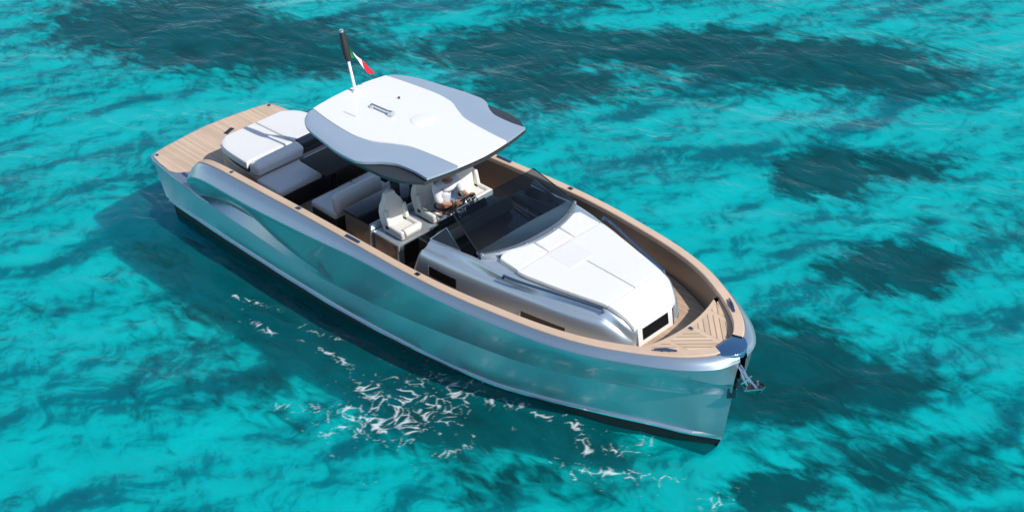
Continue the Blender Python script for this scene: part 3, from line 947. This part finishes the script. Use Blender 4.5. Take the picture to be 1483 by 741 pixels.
# grab rail inside the companionway
G().tube([(8.10, .60, 1.96), (8.98, .52, 2.02)], .016, 8).build('companionway_rail', STEEL, BOAT)
G().box((8.3, .98, 1.85), (1.1, .28, .10), .04, 3).build('side_console', DARKLINER, BOAT)

# long side windows
for (x0, x1, z0, z1) in ((8.12, 8.72, 1.55, 1.72), (9.98, 10.80, 1.46, 1.64)):
    for sgn in (-1, 1):
        ys0, ys1 = float(Yw(x0)), float(Yw(x1))
        g = G()
        n = 8
        a = []; b = []
        for k in range(n + 1):
            x = x0 + (x1 - x0) * k / n
            a.append((x, sgn * (float(Yw(x)) + .016), z0)); b.append((x, sgn * (float(Yw(x)) + .006), z1))
        a2 = [(x, y - .03 * sgn, z) for x, y, z in a]; b2 = [(x, y - .03 * sgn, z) for x, y, z in b]
        g.loft([a2, a, b, b2])
        win = g.build('side_window', PANEG, BOAT)
        G().tube([a[0], b[0]], .012, 6).build('window_edging', RAIL, win)
# hand rails beside the sun pad
for sgn in (-1, 1):
    xr = np.linspace(9.62, 11.30, 24)
    pts = [(float(x), sgn * (float(Yt(x)) + .045), float(Zt(x)) + .045) for x in xr]
    pts = [(pts[0][0] - .02, pts[0][1], pts[0][2] - .06)] + pts + [(pts[-1][0] + .02, pts[-1][1], pts[-1][2] - .06)]
    G().tube(pts, .024, 8).build('hand_rail', simple('blue_anodised_rail', (0.16, 0.25, 0.36), 0.12, 0.9) if sgn < 0 else bpy.data.materials['blue_anodised_rail'], BOAT)
# front face with window
fx = 11.765
G().box((fx + .008, 0, 1.62), (.04, .84, .36), .012, 2, rot=(0, -9, 0)).build('front_panel', WHITE, BOAT)
fw = G().box((fx + .03, -.02, 1.66), (.02, .60, .20), .006, 1, rot=(0, -9, 0)).build('front_window', PANEG, BOAT)
G().box((fx + .03, .40, 1.63), (.02, .014, .30), .004, 1, rot=(0, -9, 0)).build('panel_seam', BLACKM, BOAT)

# sun pad on the coachroof
zp = lambda x, y: float(pchip([9.2, 9.7, 10.5, 11.3, 11.5, 11.62, 11.70, 11.75], [2.215, 2.19, 2.17, 2.15, 2.10, 2.02, 1.93, 1.86], x)) - .02 * (y * y)
yo_ = K((9.1, .86), (9.25, .93), (9.4, .965), (9.72, .975), (10.2, .90), (10.8, .765), (11.33, .635), (11.5, .60), (11.62, .55), (11.75, .485))
gap = .006
sp = G()
aftx = lambda y: 9.42 - .33 * (y / .95) ** 2 if False else 9.40 - .20 * (abs(y) / .92) ** 2
def head(y0, y1):
    # head-rest section with a curved after edge: strips across
    g = G()
    ny = 14
    cols = []
    r = .022
    ys = [y0, y0 + r * .3, y0 + r] + list(np.linspace(y0 + 2 * r, y1 - 2 * r, ny)) + [y1 - r, y1 - r * .3, y1]
    ey = [1, .3, 0] + [0] * ny + [0, .3, 1]
    for y, e in zip(ys, ey):
        lim = float(yo_(9.6))
        k = min(1.0, abs(y) / lim)
        xa_ = aftx(y) + (0.16 * max(0, (k - .80) / .20) ** 2)
        xb_ = 9.715
        xx = [xa_, xa_ + r * .3, xa_ + r, xa_ + .3 * (xb_ - xa_), xa_ + .6 * (xb_ - xa_), xb_ - r, xb_ - r * .3, xb_]
        ex = [1, .3, 0, 0, 0, 0, .3, 1]
        puff = .018
        cols.append([(xa_, y, zp(xa_, y) - .10)] + [(x, y, zp(x, y) + puff * (1 - max(e, f)) - r * min(1, max(e, f) + .3 * min(e, f))) for x, f in zip(xx, ex)] + [(xb_, y, zp(xb_, y) - .10)])
    cols = [[(q[0], q[1], q[2] if i in (0, len(cols[0]) - 1) else q[2] - .09) for i, q in enumerate(cols[0])]] + cols + [[(q[0], q[1], q[2] - .09) for q in cols[-1]]]
    return g.loft(cols)
pad_root = None
base_pad = G().pad(np.linspace(9.32, 11.74, 40), lambda x: -float(yo_(x)) + .02, lambda x: float(yo_(x)) - .02, lambda x, y: zp(x, y) - .03, .09, .02, 12).build('sun_pad', VINYL, BOAT)
for (y0, y1) in ((-.955, -.26), (-.25, .34), (.35, .955)):
    head(y0, y1).build('head_cushion', VINYL, base_pad)
zz = lambda x, y: zp(x, y) + .008
G().pad(np.linspace(9.725, 11.322, 34), lambda x: -float(yo_(x)), lambda x: -.008, zz, .06, .014, 10).build('pad_panel', VINYL, base_pad)
G().pad(np.linspace(9.725, 11.322, 34), lambda x: .008, lambda x: float(yo_(x)), zz, .06, .014, 10).build('pad_panel', VINYL, base_pad)
G().pad(np.linspace(9.74, 10.30, 16), lambda x: -.34, lambda x: .22, lambda x, y: zp(x, y) + .012, .02, .008, 8).build('perforated_insert', VINYL2, base_pad)
G().pad(np.linspace(11.332, 11.75, 16), lambda x: -float(yo_(x)), lambda x: float(yo_(x)), zz, .08, .014, 12).build('front_cushion', VINYL, base_pad)

# ---------------------------------------------------------------- windshield
def wbase(t):      # t in -1..1 from starboard to port, curve where the frame meets the cabin top
    y = 1.12 * math.sin(t * math.pi / 2) if abs(t) < 1 else 1.12 * t
    k = abs(y) / 1.12
    x = 9.40 - .36 * k ** 2.4
    return Vector((x, y, 2.205 - .015 * k))
def wlow(t):
    y = 1.06 * math.sin(t * math.pi / 2)
    k = abs(y) / 1.06
    return Vector((8.93 - .05 * k ** 4, y, 2.285 - .06 * k ** 2))
def wtop(t):
    y = .95 * math.sin(t * math.pi / 2)
    k = abs(y) / .95
    return Vector((8.26 - .05 * k ** 3, y, 2.64 - .05 * k ** 2))
ts = np.linspace(-1, 1, 41)
side_b = lambda s: [Vector((9.02, s * 1.125, 2.19)), Vector((8.6, s * 1.17, 2.12)), Vector((8.05, s * 1.20, 2.08))]
def wstrip(t):
    return wbase(t) * .80 + wlow(t) * .20 + Vector((0, 0, .03))
g = G()
g.loft([[wstrip(t) for t in ts], [wbase(t) + Vector((-.01, 0, .035)) for t in ts], [wbase(t) + Vector((.015, 0, .0)) for t in ts], [wbase(t) + Vector((0, 0, -.06)) for t in ts]])
frame = g.build('windshield_frame', TRIMGREY, BOAT, 25)
g = G()
g.loft([[wlow(t) + Vector((0, 0, -.05)) for t in ts], [wbase(t) + Vector((-.03, 0, -.01)) for t in ts]])
g.loft([[wlow(t) + Vector((0, 0, -.05)) for t in ts], [wlow(t) + Vector((.01, 0, -.35)) for t in ts]])
g.build('windshield_cowl', CABIN, BOAT, 25)
for t in (-.86, -.55, -.22, .14, .48, .84):
    p = wbase(t) * .92 + wlow(t) * .08
    G().disc((p.x + .0, p.y, p.z + .030), .028, .014, 14).build('frame_bolt', STEEL, frame)
g = G()
th = Vector((.004, 0, -.008))
g.loft([[wstrip(t) + th for t in ts], [wstrip(t) for t in ts], [wtop(t) for t in ts], [wtop(t) + th for t in ts]])
g.build('windshield_glass', WGLASS, BOAT, 60)
for s_ in (-1, 1):
    G().tube([wtop(s_), wtop(s_) * .5 + wstrip(s_) * .5, wstrip(s_)], .010, 8).build('glass_trim', BLACK, BOAT)

# ---------------------------------------------------------------- hardtop
Wr = K((4.62, .98), (4.70, 1.10), (4.80, 1.18), (5.0, 1.27), (5.5, 1.37), (6.1, 1.46), (6.42, 1.47), (6.6, 1.42), (6.9, 1.22), (7.15, 1.12), (7.5, 1.10), (7.84, 1.13))
Ww = K((4.62, .84), (5.2, .93), (5.85, .98), (6.2, .94), (6.6, .76), (6.9, .64), (7.2, .60), (7.6, .57), (8.05, .555))
Zr = lambda x, y: 3.11 + .022 * (x - 4.7) - (.066 - .016 * min(3.3, x - 4.6)) * y * y
def xfront(y): return 8.02 - .03 * abs(y) - .11 * y * y
def xaft(y): return 4.60 + .03 * y * y + (.02 * max(0, abs(y) - .9))
def roofpatch(ya_, yb_, dz=0.0, n=52, ny=14, thick=.06, r=.012, neg=False):
    sg = -1 if neg else 1
    rows = []
    for i in range(n + 1):
        u = i / n
        r_ = []
        for j in range(ny + 1):
            v = j / ny
            # x from aft edge to front edge at this v
            xg = 4.6 + u * 3.42
            y = 0
            for _ in range(4):
                xx = min(max(xg, 4.62), 8.05)
                a = ya_(xx); b = yb_(min(xx, 7.84)) if yb_ is not None else 0
                y = a + (b - a) * v
                xg = xaft(y) + u * (xfront(y) - xaft(y))
            e = 0.0
            z = float(Zr(xg, y)) + dz
            r_.append((xg, sg * y, z))
        rows.append(r_)
    return rows
def solid(rows, thick):
    g = G()
    g.loft(rows)
    low_ = [[(p[0], p[1], p[2] - thick) for p in r] for r in rows]
    g.loft(low_)
    n, m_ = len(rows), len(rows[0])
    per = [(i, 0) for i in range(n)] + [(n - 1, j) for j in range(1, m_)] + [(i, m_ - 1) for i in range(n - 2, -1, -1)] + [(0, j) for j in range(m_ - 2, 0, -1)]
    top = [rows[i][j] for i, j in per]; lo = [low_[i][j] for i, j in per]
    g.loft([top + [top[0]], lo + [lo[0]]])
    return g
fW = lambda x: float(Ww(x))
fR = lambda x: float(Wr(x))
cen = roofpatch(lambda x: -fW(x), lambda x: fW(min(x * 1.0, 8.05)), .012)
hard = solid(cen, .05).build('hardtop', WHITE, BOAT, 40)
for neg in (True, False):
    rows = roofpatch(lambda x: fW(x) - .004, lambda x: fR(x), -.002, 52, 10, neg=neg)
    rows = [[(p[0], p[1], p[2] - .022 * max(0, (j - 6) / 4) ** 2 * max(0, min(1, (7.9 - p[0]) / 2))) for j, p in enumerate(r)] for r in rows]
    solid(rows, .045).build('side_panel', ROOFGREY, hard, 40)
Wl = K((4.62, .90), (4.8, 1.08), (5.5, 1.33), (6.3, 1.44), (7.0, 1.44), (7.45, 1.38), (7.84, 1.16))
rows = roofpatch(lambda x: -float(Wl(min(x, 7.84))), lambda x: float(Wl(x)), -.062)
rows = [[(p[0] * 1.0 - (.015 if i > 45 else 0), p[1], p[2] - .015) for p in r] for i, r in enumerate(rows)]
solid(rows, .055).build('roof_liner', DARKLINER, hard, 40)
# raised disc, fittings on top
zr = lambda x, y: float(Zr(x, y)) + .012
g = G()
g.tube([(6.42, .10, zr(6.42, .10) - .02), (6.42, .10, zr(6.42, .10) + .006), (6.42, .10, zr(6.42, .10) + .012)], [.215, .21, .18], 40)
g.build('antenna_dome', WHITE, hard)
g = G()
for (x, y) in ((5.42, -.18), (5.86, -.16)):
    g.disc((x, y, zr(x, y)), .045, .05, 14, .035)
g.tube([(5.42, -.18, zr(5.42, -.18) + .06), (5.86, -.16, zr(5.86, -.16) + .06)], .022, 10)
g.tube([(5.82, -.16, zr(5.86, -.16) + .06), (5.94, -.16, zr(5.86, -.16) + .06)], [.025, .05], 12)
g.build('horn', STEEL, hard)
G().tube([(5.46, -.57, zr(5.46, -.57)), (5.46, -.57, zr(5.46, -.57) + .30)], .007, 6).build('whip_antenna', WHITE, hard)
G().disc((5.52, .36, zr(5.52, .36)), .02, .03, 12).build('roof_stud', DSTEEL, hard)
# dark pillars carrying the hardtop, from the galley unit
for sgn in (-1, 1):
    g = G()
    g.loft([[(x + a, sgn * y + b, z) for a, b in ((-w_, -.05), (w_, -.05), (w_, .05), (-w_, .05))] for x, y, z, w_ in ((5.98, .22, .8, .08), (5.96, .22, 1.8, .07), (5.92, .28, 2.6, .08), (6.0, .36, 3.0, .22))], close=True)
    g.build('hardtop_pillar', BLACK, BOAT)
G().disc((6.75, -1.18, 2.87), .07, .05, 16, .05).build('roof_lamp', STEEL, hard)

# ---------------------------------------------------------------- cockpit furniture
# after sun lounge: base block, pad, back bolsters, sofa
g = G()
blk = [(1.62, -.55), (1.68, -.80), (1.85, -.98), (2.3, -1.06), (3.0, -1.10), (3.0, 1.10), (2.3, 1.06), (1.85, .98), (1.68, .80), (1.62, .55)]
g.prism(blk, .50, 1.08, .04, 3)
lounge = g.build('lounge_base', BRONZE, BOAT)
def zl(x, y): return 1.22 + .05 * (x - 1.6) + .0
yl = K((1.50, .45), (1.53, .62), (1.60, .78), (1.72, .90), (1.9, .975), (2.2, 1.02), (2.75, 1.06))
G().pad(np.linspace(1.52, 2.72, 26), lambda x: -float(yl(x)), lambda x: -.03 + .08, zl, .14, .035, 10).build('lounge_pad', VINYL, lounge)
G().pad(np.linspace(1.52, 2.72, 26), lambda x: .07, lambda x: float(yl(x)), zl, .14, .035, 10).build('lounge_pad', VINYL, lounge)
G().pad(np.linspace(1.57, 2.95, 20), lambda x: -float(yl(min(x, 2.7))) + .03, lambda x: float(yl(min(x, 2.7))) - .03, lambda x, y: zl(x, y) - .10, .08, .02, 8).build('pad_tray', BLACK, lounge)
for (a, b) in ((-1.04, .10), (.62, 1.04)):
    G().box((2.86, (a + b) / 2, 1.12), (.26, b - a, .36), .08, 4, rot=(0, 14, 0)).build('back_bolster', GREYV if False else VINYL, lounge)
G().box((2.78, .36, 1.20), (.26, .50, .14), .01, 1).build('bolster_gap', BLACK, lounge)
sofa = G().box((3.28, 0, .70), (.74, 2.16, .40), .03, 2).build('sofa_base', BLACKM, BOAT)
G().box((3.30, -.55, .96), (.72, 1.04, .15), .05, 4).build('seat_cushion', VINYL, sofa)
G().box((3.30, .55, .96), (.72, 1.04, .15), .05, 4).build('seat_cushion', VINYL, sofa)
# table
g = G()
g.prism([(3.50, -.40), (4.28, -.42), (4.28, .52), (3.50, .52)], 1.345, 1.38, .01, 2)
tb = g.build('cockpit_table', DKTABLE, BOAT)
G().tube([(3.9, .05, .6), (3.9, .05, 1.34)], .05, 14).build('table_leg', BLACK, tb)
# second bench facing aft
bench = G().box((4.80, 0, .80), (.70, 1.88, .44), .03, 2).build('bench_base', BLACKM, BOAT)
G().box((4.76, -.46, 1.07), (.70, .94, .14), .05, 4).build('seat_cushion', VINYL, bench)
G().box((4.76, .48, 1.07), (.70, .92, .14), .05, 4).build('seat_cushion', VINYL, bench)
G().box((5.06, -.36, 1.30), (.20, 1.08, .36), .08, 4, rot=(0, -8, 0)).build('back_bolster', VINYL, bench)
G().box((5.06, .78, 1.30), (.20, .36, .36), .08, 4, rot=(0, -8, 0)).build('back_bolster', VINYL, bench)
G().box((5.05, .38, 1.38), (.26, .34, .12), .01, 1).build('bolster_gap', BLACK, bench)
# galley cabinet and helm seat plinth
gal = G().box((5.90, 0, 1.06), (.68, 2.14, .84), .02, 2).build('galley_cabinet', BRONZE, BOAT)
G().box((5.90, 0, 1.49), (.70, 2.16, .05), .015, 2).build('worktop', BLACK, gal)
G().box((6.265, 0, 1.10), (.05, 2.18, .84), .01, 2).build('cabinet_trim', CABIN, gal)
pl = G().box((6.64, 0, 1.00), (.62, 2.12, .76), .02, 2).build('seat_plinth', BRONZE, BOAT)
G().box((6.66, 0, 1.395), (.66, 2.16, .04), .012, 2).build('plinth_top', CABIN, pl)
G().box((6.965, -1.02, 1.0), (.05, .12, .76), .01, 2).build('plinth_post', CABIN, pl)
G().box((6.97, 0, 1.16), (.03, 1.9, .42), .01, 1).build('foot_panel', BLACK, pl)
# helm seats
def helm_seat(x, y):
    ped = G().tube([(x + .25, y, 1.38), (x + .25, y, 1.44)], .13, 16).build('helm_seat', DSTEEL, BOAT)
    g = G()
    g.box((x + .26, y, 1.49), (.52, .46, .12), .05, 4)
    g.tube([(x + .49, y - .165, 1.555), (x + .49, y + .165, 1.555)], .08, 16)
    g.build('seat_cushion', SEATV, ped)
    for s in (-1, 1):
        G().box((x + .30, y + s * .205, 1.56), (.46, .07, .12), .03, 3).build('seat_bolster', SEATV, ped)
    # back rest: tapered head, side wings
    mt = Matrix.Translation((x + .06, y, 1.52)) @ Matrix.Rotation(math.radians(-10), 4, 'Y') @ Matrix(((0, 0, 1, 0), (1, 0, 0, 0), (0, 1, 0, 0), (0, 0, 0, 1)))
    out = [(-.22, 0), (-.245, .12), (-.245, .30), (-.21, .40), (-.13, .50), (-.10, .58), (-.04, .61), (.04, .61), (.10, .58), (.13, .50), (.21, .40), (.245, .30), (.245, .12), (.22, 0)]
    bk_ = G().prism(out, -.05, .05, .025, 3, mt).build('backrest', SEATV, ped)
    for s in (-1, 1):
        mt2 = Matrix.Translation((x + .13, y + s * .205, 1.68)) @ Matrix.Rotation(math.radians(-10), 4, 'Y')
        bm = bmesh.new(); bmesh.ops.create_cube(bm, size=1)
        for v in bm.verts:
            v.co = Vector((v.co.x * (.14 if v.co.z < 0 else .07), v.co.y * .07, v.co.z * .36))
        bmesh.ops.bevel(bm, geom=bm.edges[:], offset=.025, segments=3, profile=.5, affect='EDGES')
        G().bm(bm, mt2).build('back_bolster', SEATV, ped)
    return ped
for (x, y) in ((6.44, -.74), (6.44, .0), (6.56, .86)):
    helm_seat(x, y)
# steering wheel
wc = Vector((7.32, .17, 1.90)); ax_ = Vector((-.80, 0, .60)).normalized()
u_ = Vector((0, 1, 0)); v_ = ax_.cross(u_)
ring = [wc + (u_ * math.cos(a) + v_ * math.sin(a)) * .19 for a in np.linspace(0, 2 * math.pi, 33)]
sw = G().tube(ring, .016, 8, cap=False).build('steering_wheel', BLACK, BOAT)
g = G()
g.tube([wc - ax_ * .03, wc + ax_ * .012], .05, 14)
for a in (0.5, 2.64, 4.71):
    g.tube([wc, wc + (u_ * math.cos(a) + v_ * math.sin(a)) * .18], .013, 6)
g.tube([wc - ax_ * .03, wc - ax_ * .28], .035, 10)
g.build('wheel_hub', STEEL, sw)

# ---------------------------------------------------------------- anchor in its bow roller
def at_boat(p): return M @ Matrix.Translation(p)
anc = bpy.data.objects.new('anchor', None); COL.objects.link(anc)
anc.matrix_world = at_boat((13.45, 0, 1.6))
tag(anc, 'polished steel plough anchor hanging in the slot at the tip of the bow', 'anchor')
T0 = Vector((13.45, 0, 1.6))
def rel(g, T):
    g.v = [tuple(Vector(q) - T) for q in g.v]
    return g
g = G()
for s in (-1, 1):
    g.loft([[(x, s * .035 + b, z + c) for b, c in ((-.008, -.03), (.008, -.03), (.008, .03), (-.008, .03))] for x, z in ((13.20, 1.86), (13.44, 1.70), (13.62, 1.50))], close=True)
g.tube([(13.22, 0, 1.84), (13.50, 0, 1.66), (13.78, 0, 1.50)], .022, 8)
rel(g, T0).build('shank', STEEL, anc)
g = G()
for s in (-1, 1):
    g.raw([(13.50, 0, 1.42), (13.66, s * .17, 1.52), (13.88, s * .04, 1.60), (13.80, 0, 1.44), (13.50, 0, 1.40), (13.66, s * .175, 1.50), (13.885, s * .04, 1.585), (13.80, 0, 1.42)],
          [(0, 1, 2, 3), (7, 6, 5, 4), (0, 4, 5, 1), (1, 5, 6, 2), (2, 6, 7, 3)])
g.tube([(13.56, -.13, 1.56), (13.60, .0, 1.62), (13.56, .13, 1.56)], .012, 8)
rel(g, T0).build('fluke', STEEL, anc)
g = G()
g.tube([(13.42, -.07, 1.50), (13.42, .07, 1.50)], .05, 14)
g.build('bow_roller', DSTEEL, BOAT)

# ---------------------------------------------------------------- flagstaff with ensign
FB = Vector((4.78, 0, float(Zr(4.78, 0)) + .012))
FT = Vector((4.50, 0, 4.24))
fs = bpy.data.objects.new('flagstaff', None); COL.objects.link(fs)
fs.matrix_world = at_boat(FB)
tag(fs, 'slim raked flagstaff with a furled ensign at the after edge of the hardtop', 'flagstaff')
dv = (FT - FB)
g = G()
g.tube([FB, FB + dv * .02, FB + dv * .03, FB + dv * .55], [.06, .06, .028, .026], 12)
rel(g, FB).build('staff', WHITE, fs)
g = G()
g.tube([FB + dv * .50, FB + dv * .56, FB + dv * .70, FB + dv * .85, FB + dv * .97], [.040, .062, .070, .058, .042], 12)
rel(g, FB).build('furled_sleeve', BLACKM, fs)
g = G()
g.tube([FB + dv * .96, FB + dv * .99, FB + dv * 1.0], [.045, .045, .03], 12)
rel(g, FB).build('finial', STEEL, fs)
# cloth: hoist along the staff, fly blown to the bow side and drooping
def cloth(u, v):
    # u along fly 0..1, v along hoist 0 (low) ..1 (high)
    h0 = FB + dv * (.55 + .30 * v)
    down = Vector((.36, .28, -.26 - .38 * v))
    p = h0 + down * u
    p += Vector((-.05, .05, .03)) * math.sin(u * 7 + v * 2.5) * u
    p.z += .06 * math.sin(u * 5) * (1 - v)
    return p
def strip(u0, u1, m_, nm, par):
    g = G()
    rows = [[cloth(u0 + (u1 - u0) * i / 10, j / 8) for j in range(9)] for i in range(11)]
    g.loft(rows)
    g.loft([[Vector(p) + Vector((.003, -.003, 0)) for p in r] for r in rows])
    return rel(g, FB).build(nm, m_, par)
fl = strip(0, .34, FLAGG, 'ensign', fs)
for (u0, u1, m_, nm) in ((.34, .64, FLAGW, 'white_band'), (.64, 1.0, FLAGR, 'red_band')):
    strip(u0, u1, m_, nm, fl)
# small red emblem on the white band
e = [cloth(.45 + .07 * math.cos(a), .5 + .22 * math.sin(a)) + Vector((.006, -.008, .004)) for a in np.linspace(0, 6.283, 13)[:-1]]
rel(G().raw(e, [tuple(range(12))]), FB).build('emblem', FLAGR, fl)

# ---------------------------------------------------------------- the helmsman
PB = Vector((6.95, .07, .77))
per = bpy.data.objects.new('person', None); COL.objects.link(per)
per.matrix_world = at_boat(PB)
tag(per, 'person in white shirt and grey trousers standing at the helm, hands on the wheel', 'person')
def skin(name, pts, edges, m_, parent, sub=2, root=0):
    me = bpy.data.meshes.new(name)
    me.from_pydata([tuple(Vector(p[0]) - PB) for p in pts], edges, [])
    o = bpy.data.objects.new(name, me); COL.objects.link(o)
    md = o.modifiers.new('s', 'SKIN'); md.use_smooth_shade = True
    sv = me.skin_vertices[0].data
    for i, p in enumerate(pts):
        r = p[1] if isinstance(p[1], tuple) else (p[1], p[1])
        sv[i].radius = r
        sv[i].use_root = (i == root)
    ss = o.modifiers.new('b', 'SUBSURF'); ss.levels = sub; ss.render_levels = sub
    dg = bpy.context.evaluated_depsgraph_get()
    em = bpy.data.meshes.new_from_object(o.evaluated_get(dg))
    bpy.data.objects.remove(o)
    return finish(name, em, m_, parent, 180)
hip = (6.92, .04, 1.70)
body_pts = [(hip, (.13, .10)), ((6.93, .05, 1.86), (.13, .095)), ((6.96, .07, 2.04), (.15, .105)), ((6.98, .08, 2.16), (.12, .085)), ((7.0, .085, 2.24), .055), ((7.02, .09, 2.30), .055),
            ((6.98, -.12, 2.14), .062), ((7.02, -.17, 1.95), .048), ((7.12, -.10, 1.87), .042), ((7.24, .0, 1.87), .030), ((7.27, .02, 1.88), .032),
            ((7.0, .28, 2.14), .062), ((7.05, .34, 1.97), .048), ((7.15, .34, 1.91), .042), ((7.26, .32, 1.91), .030), ((7.30, .32, 1.92), .032),
            ((6.92, -.05, 1.62), .095), ((6.96, -.07, 1.25), .065), ((6.92, -.07, .90), .045), ((6.94, -.07, .83), .045), ((7.08, -.08, .80), .035),
            ((6.92, .13, 1.62), .095), ((6.98, .17, 1.25), .065), ((6.94, .18, .90), .045), ((6.96, .18, .83), .045), ((7.10, .19, .80), .035)]
be = [(0, 1), (1, 2), (2, 3), (3, 4), (4, 5), (3, 6), (6, 7), (7, 8), (8, 9), (9, 10), (3, 11), (11, 12), (12, 13), (13, 14), (14, 15), (0, 16), (16, 17), (17, 18), (18, 19), (19, 20), (0, 21), (21, 22), (22, 23), (23, 24), (24, 25)]
body = skin('body', body_pts, be, SKIN, per)
# head as an ellipsoid with nose, brow, ears
bm = bmesh.new(); bmesh.ops.create_uvsphere(bm, u_segments=24, v_segments=18, radius=1)
for v in bm.verts:
    x, y, z = v.co
    k = 1 - .22 * max(0, -z)
    v.co = Vector((x * .098 * k, y * .077 * k, z * .122))
    if x > .75 and abs(y) < .25 and -.45 < z < .05: v.co.x += .022 * (1 - abs(y) * 4)
    if x > .6 and .05 < z < .28 and .15 < abs(y) < .6: v.co.x -= .006
hd = G().bm(bm, Matrix.Translation((7.045, .09, 2.43)) @ Matrix.Rotation(math.radians(12), 4, 'Y'))
for s in (-1, 1):
    hd.box((7.035, .09 + s * .08, 2.425), (.045, .02, .06), .008, 2)
rel(hd, PB).build('head', SKIN, body)
bm = bmesh.new(); bmesh.ops.create_uvsphere(bm, u_segments=24, v_segments=18, radius=1)
bmesh.ops.delete(bm, geom=[v for v in bm.verts if v.co.z < -.25 or (v.co.x > .55 and v.co.z < .45)], context='VERTS')
for v in bm.verts:
    v.co = Vector((v.co.x * .106, v.co.y * .085, v.co.z * .130))
rel(G().bm(bm, Matrix.Translation((7.038, .09, 2.437)) @ Matrix.Rotation(math.radians(12), 4, 'Y')), PB).build('hair', HAIR, body)
for s in (-1, 1):
    rel(G().box((7.13, .09 + s * .03, 2.44), (.012, .022, .010), .004, 1), PB).build('eye', BLACK, body)
rel(G().box((7.128, .09, 2.37), (.012, .045, .010), .004, 1), PB).build('mouth', simple('lips', (.35, .12, .1), .5), body)
# shirt (short sleeves to the elbow), trousers, belt
sp_ = [((6.92, .04, 1.70), (.155, .125)), ((6.93, .05, 1.87), (.158, .125)), ((6.96, .07, 2.05), (.175, .130)), ((6.98, .08, 2.165), (.135, .098)), ((6.995, .083, 2.215), .078),
       ((6.98, -.12, 2.145), .088), ((7.02, -.175, 1.96), .073), ((7.09, -.13, 1.885), .065), ((7.0, .28, 2.145), .088), ((7.05, .345, 1.98), .073), ((7.12, .345, 1.92), .065)]
skin('shirt', sp_, [(0, 1), (1, 2), (2, 3), (3, 4), (3, 5), (5, 6), (6, 7), (3, 8), (8, 9), (9, 10)], SHIRT, body)
tp = [((6.92, .04, 1.68), (.165, .135)), ((6.92, -.05, 1.57), .13), ((6.96, -.07, 1.25), .082), ((6.92, -.07, .92), .066), ((6.92, .13, 1.57), .13), ((6.98, .17, 1.25), .085), ((6.94, .18, .92), .066)]
skin('trousers', tp, [(0, 1), (1, 2), (2, 3), (0, 4), (4, 5), (5, 6)], SHORTS, body)
g = G(); bpts = [Vector((6.925 + .135 * math.cos(a), .042 + .175 * math.sin(a), 1.70)) for a in np.linspace(0, 6.283, 29)]
rel(g.tube(bpts, .020, 8, cap=False), PB).build('belt', BLACK, body)
for (x, y) in ((6.99, -.075), (7.01, .185)):
    rel(G().box((x, y, .805), (.27, .095, .07), .03, 3, taper=(.8, .85)), PB).build('shoe', BLACK, body)
# fingers closed round the rim
def hand(wx, wy, wz, ang):
    # grip point on the rim
    rp = wc + (u_ * math.cos(ang) + v_ * math.sin(ang)) * .19
    tan = (-u_ * math.sin(ang) + v_ * math.cos(ang))
    out = (u_ * math.cos(ang) + v_ * math.sin(ang))
    g = G()
    palm = Vector((wx, wy, wz))
    g.tube([palm, palm * .5 + (rp + ax_ * .03) * .5, rp + ax_ * .035], [.030, .036, .032], 10)
    for k, (ln) in enumerate((.9, 1.0, .95, .75)):
        b0 = rp + ax_ * .035 + tan * (.033 - .022 * k) + out * .005
        f = [b0, b0 + out * .028 * ln - ax_ * .012, b0 + out * .034 * ln - ax_ * .045, b0 + out * .012 * ln - ax_ * .065]
        g.tube(f, [.0105, .010, .009, .007], 7)
    b0 = rp + ax_ * .03 + tan * .035 - out * .015
    g.tube([b0, b0 + tan * .02 - ax_ * .02, b0 + tan * .018 - ax_ * .045 + out * .01], [.013, .011, .008], 7)
    rel(g, PB).build('hand', SKIN, body)
hand(7.25, .0, 1.875, math.radians(205))
hand(7.28, .33, 1.915, math.radians(-20))
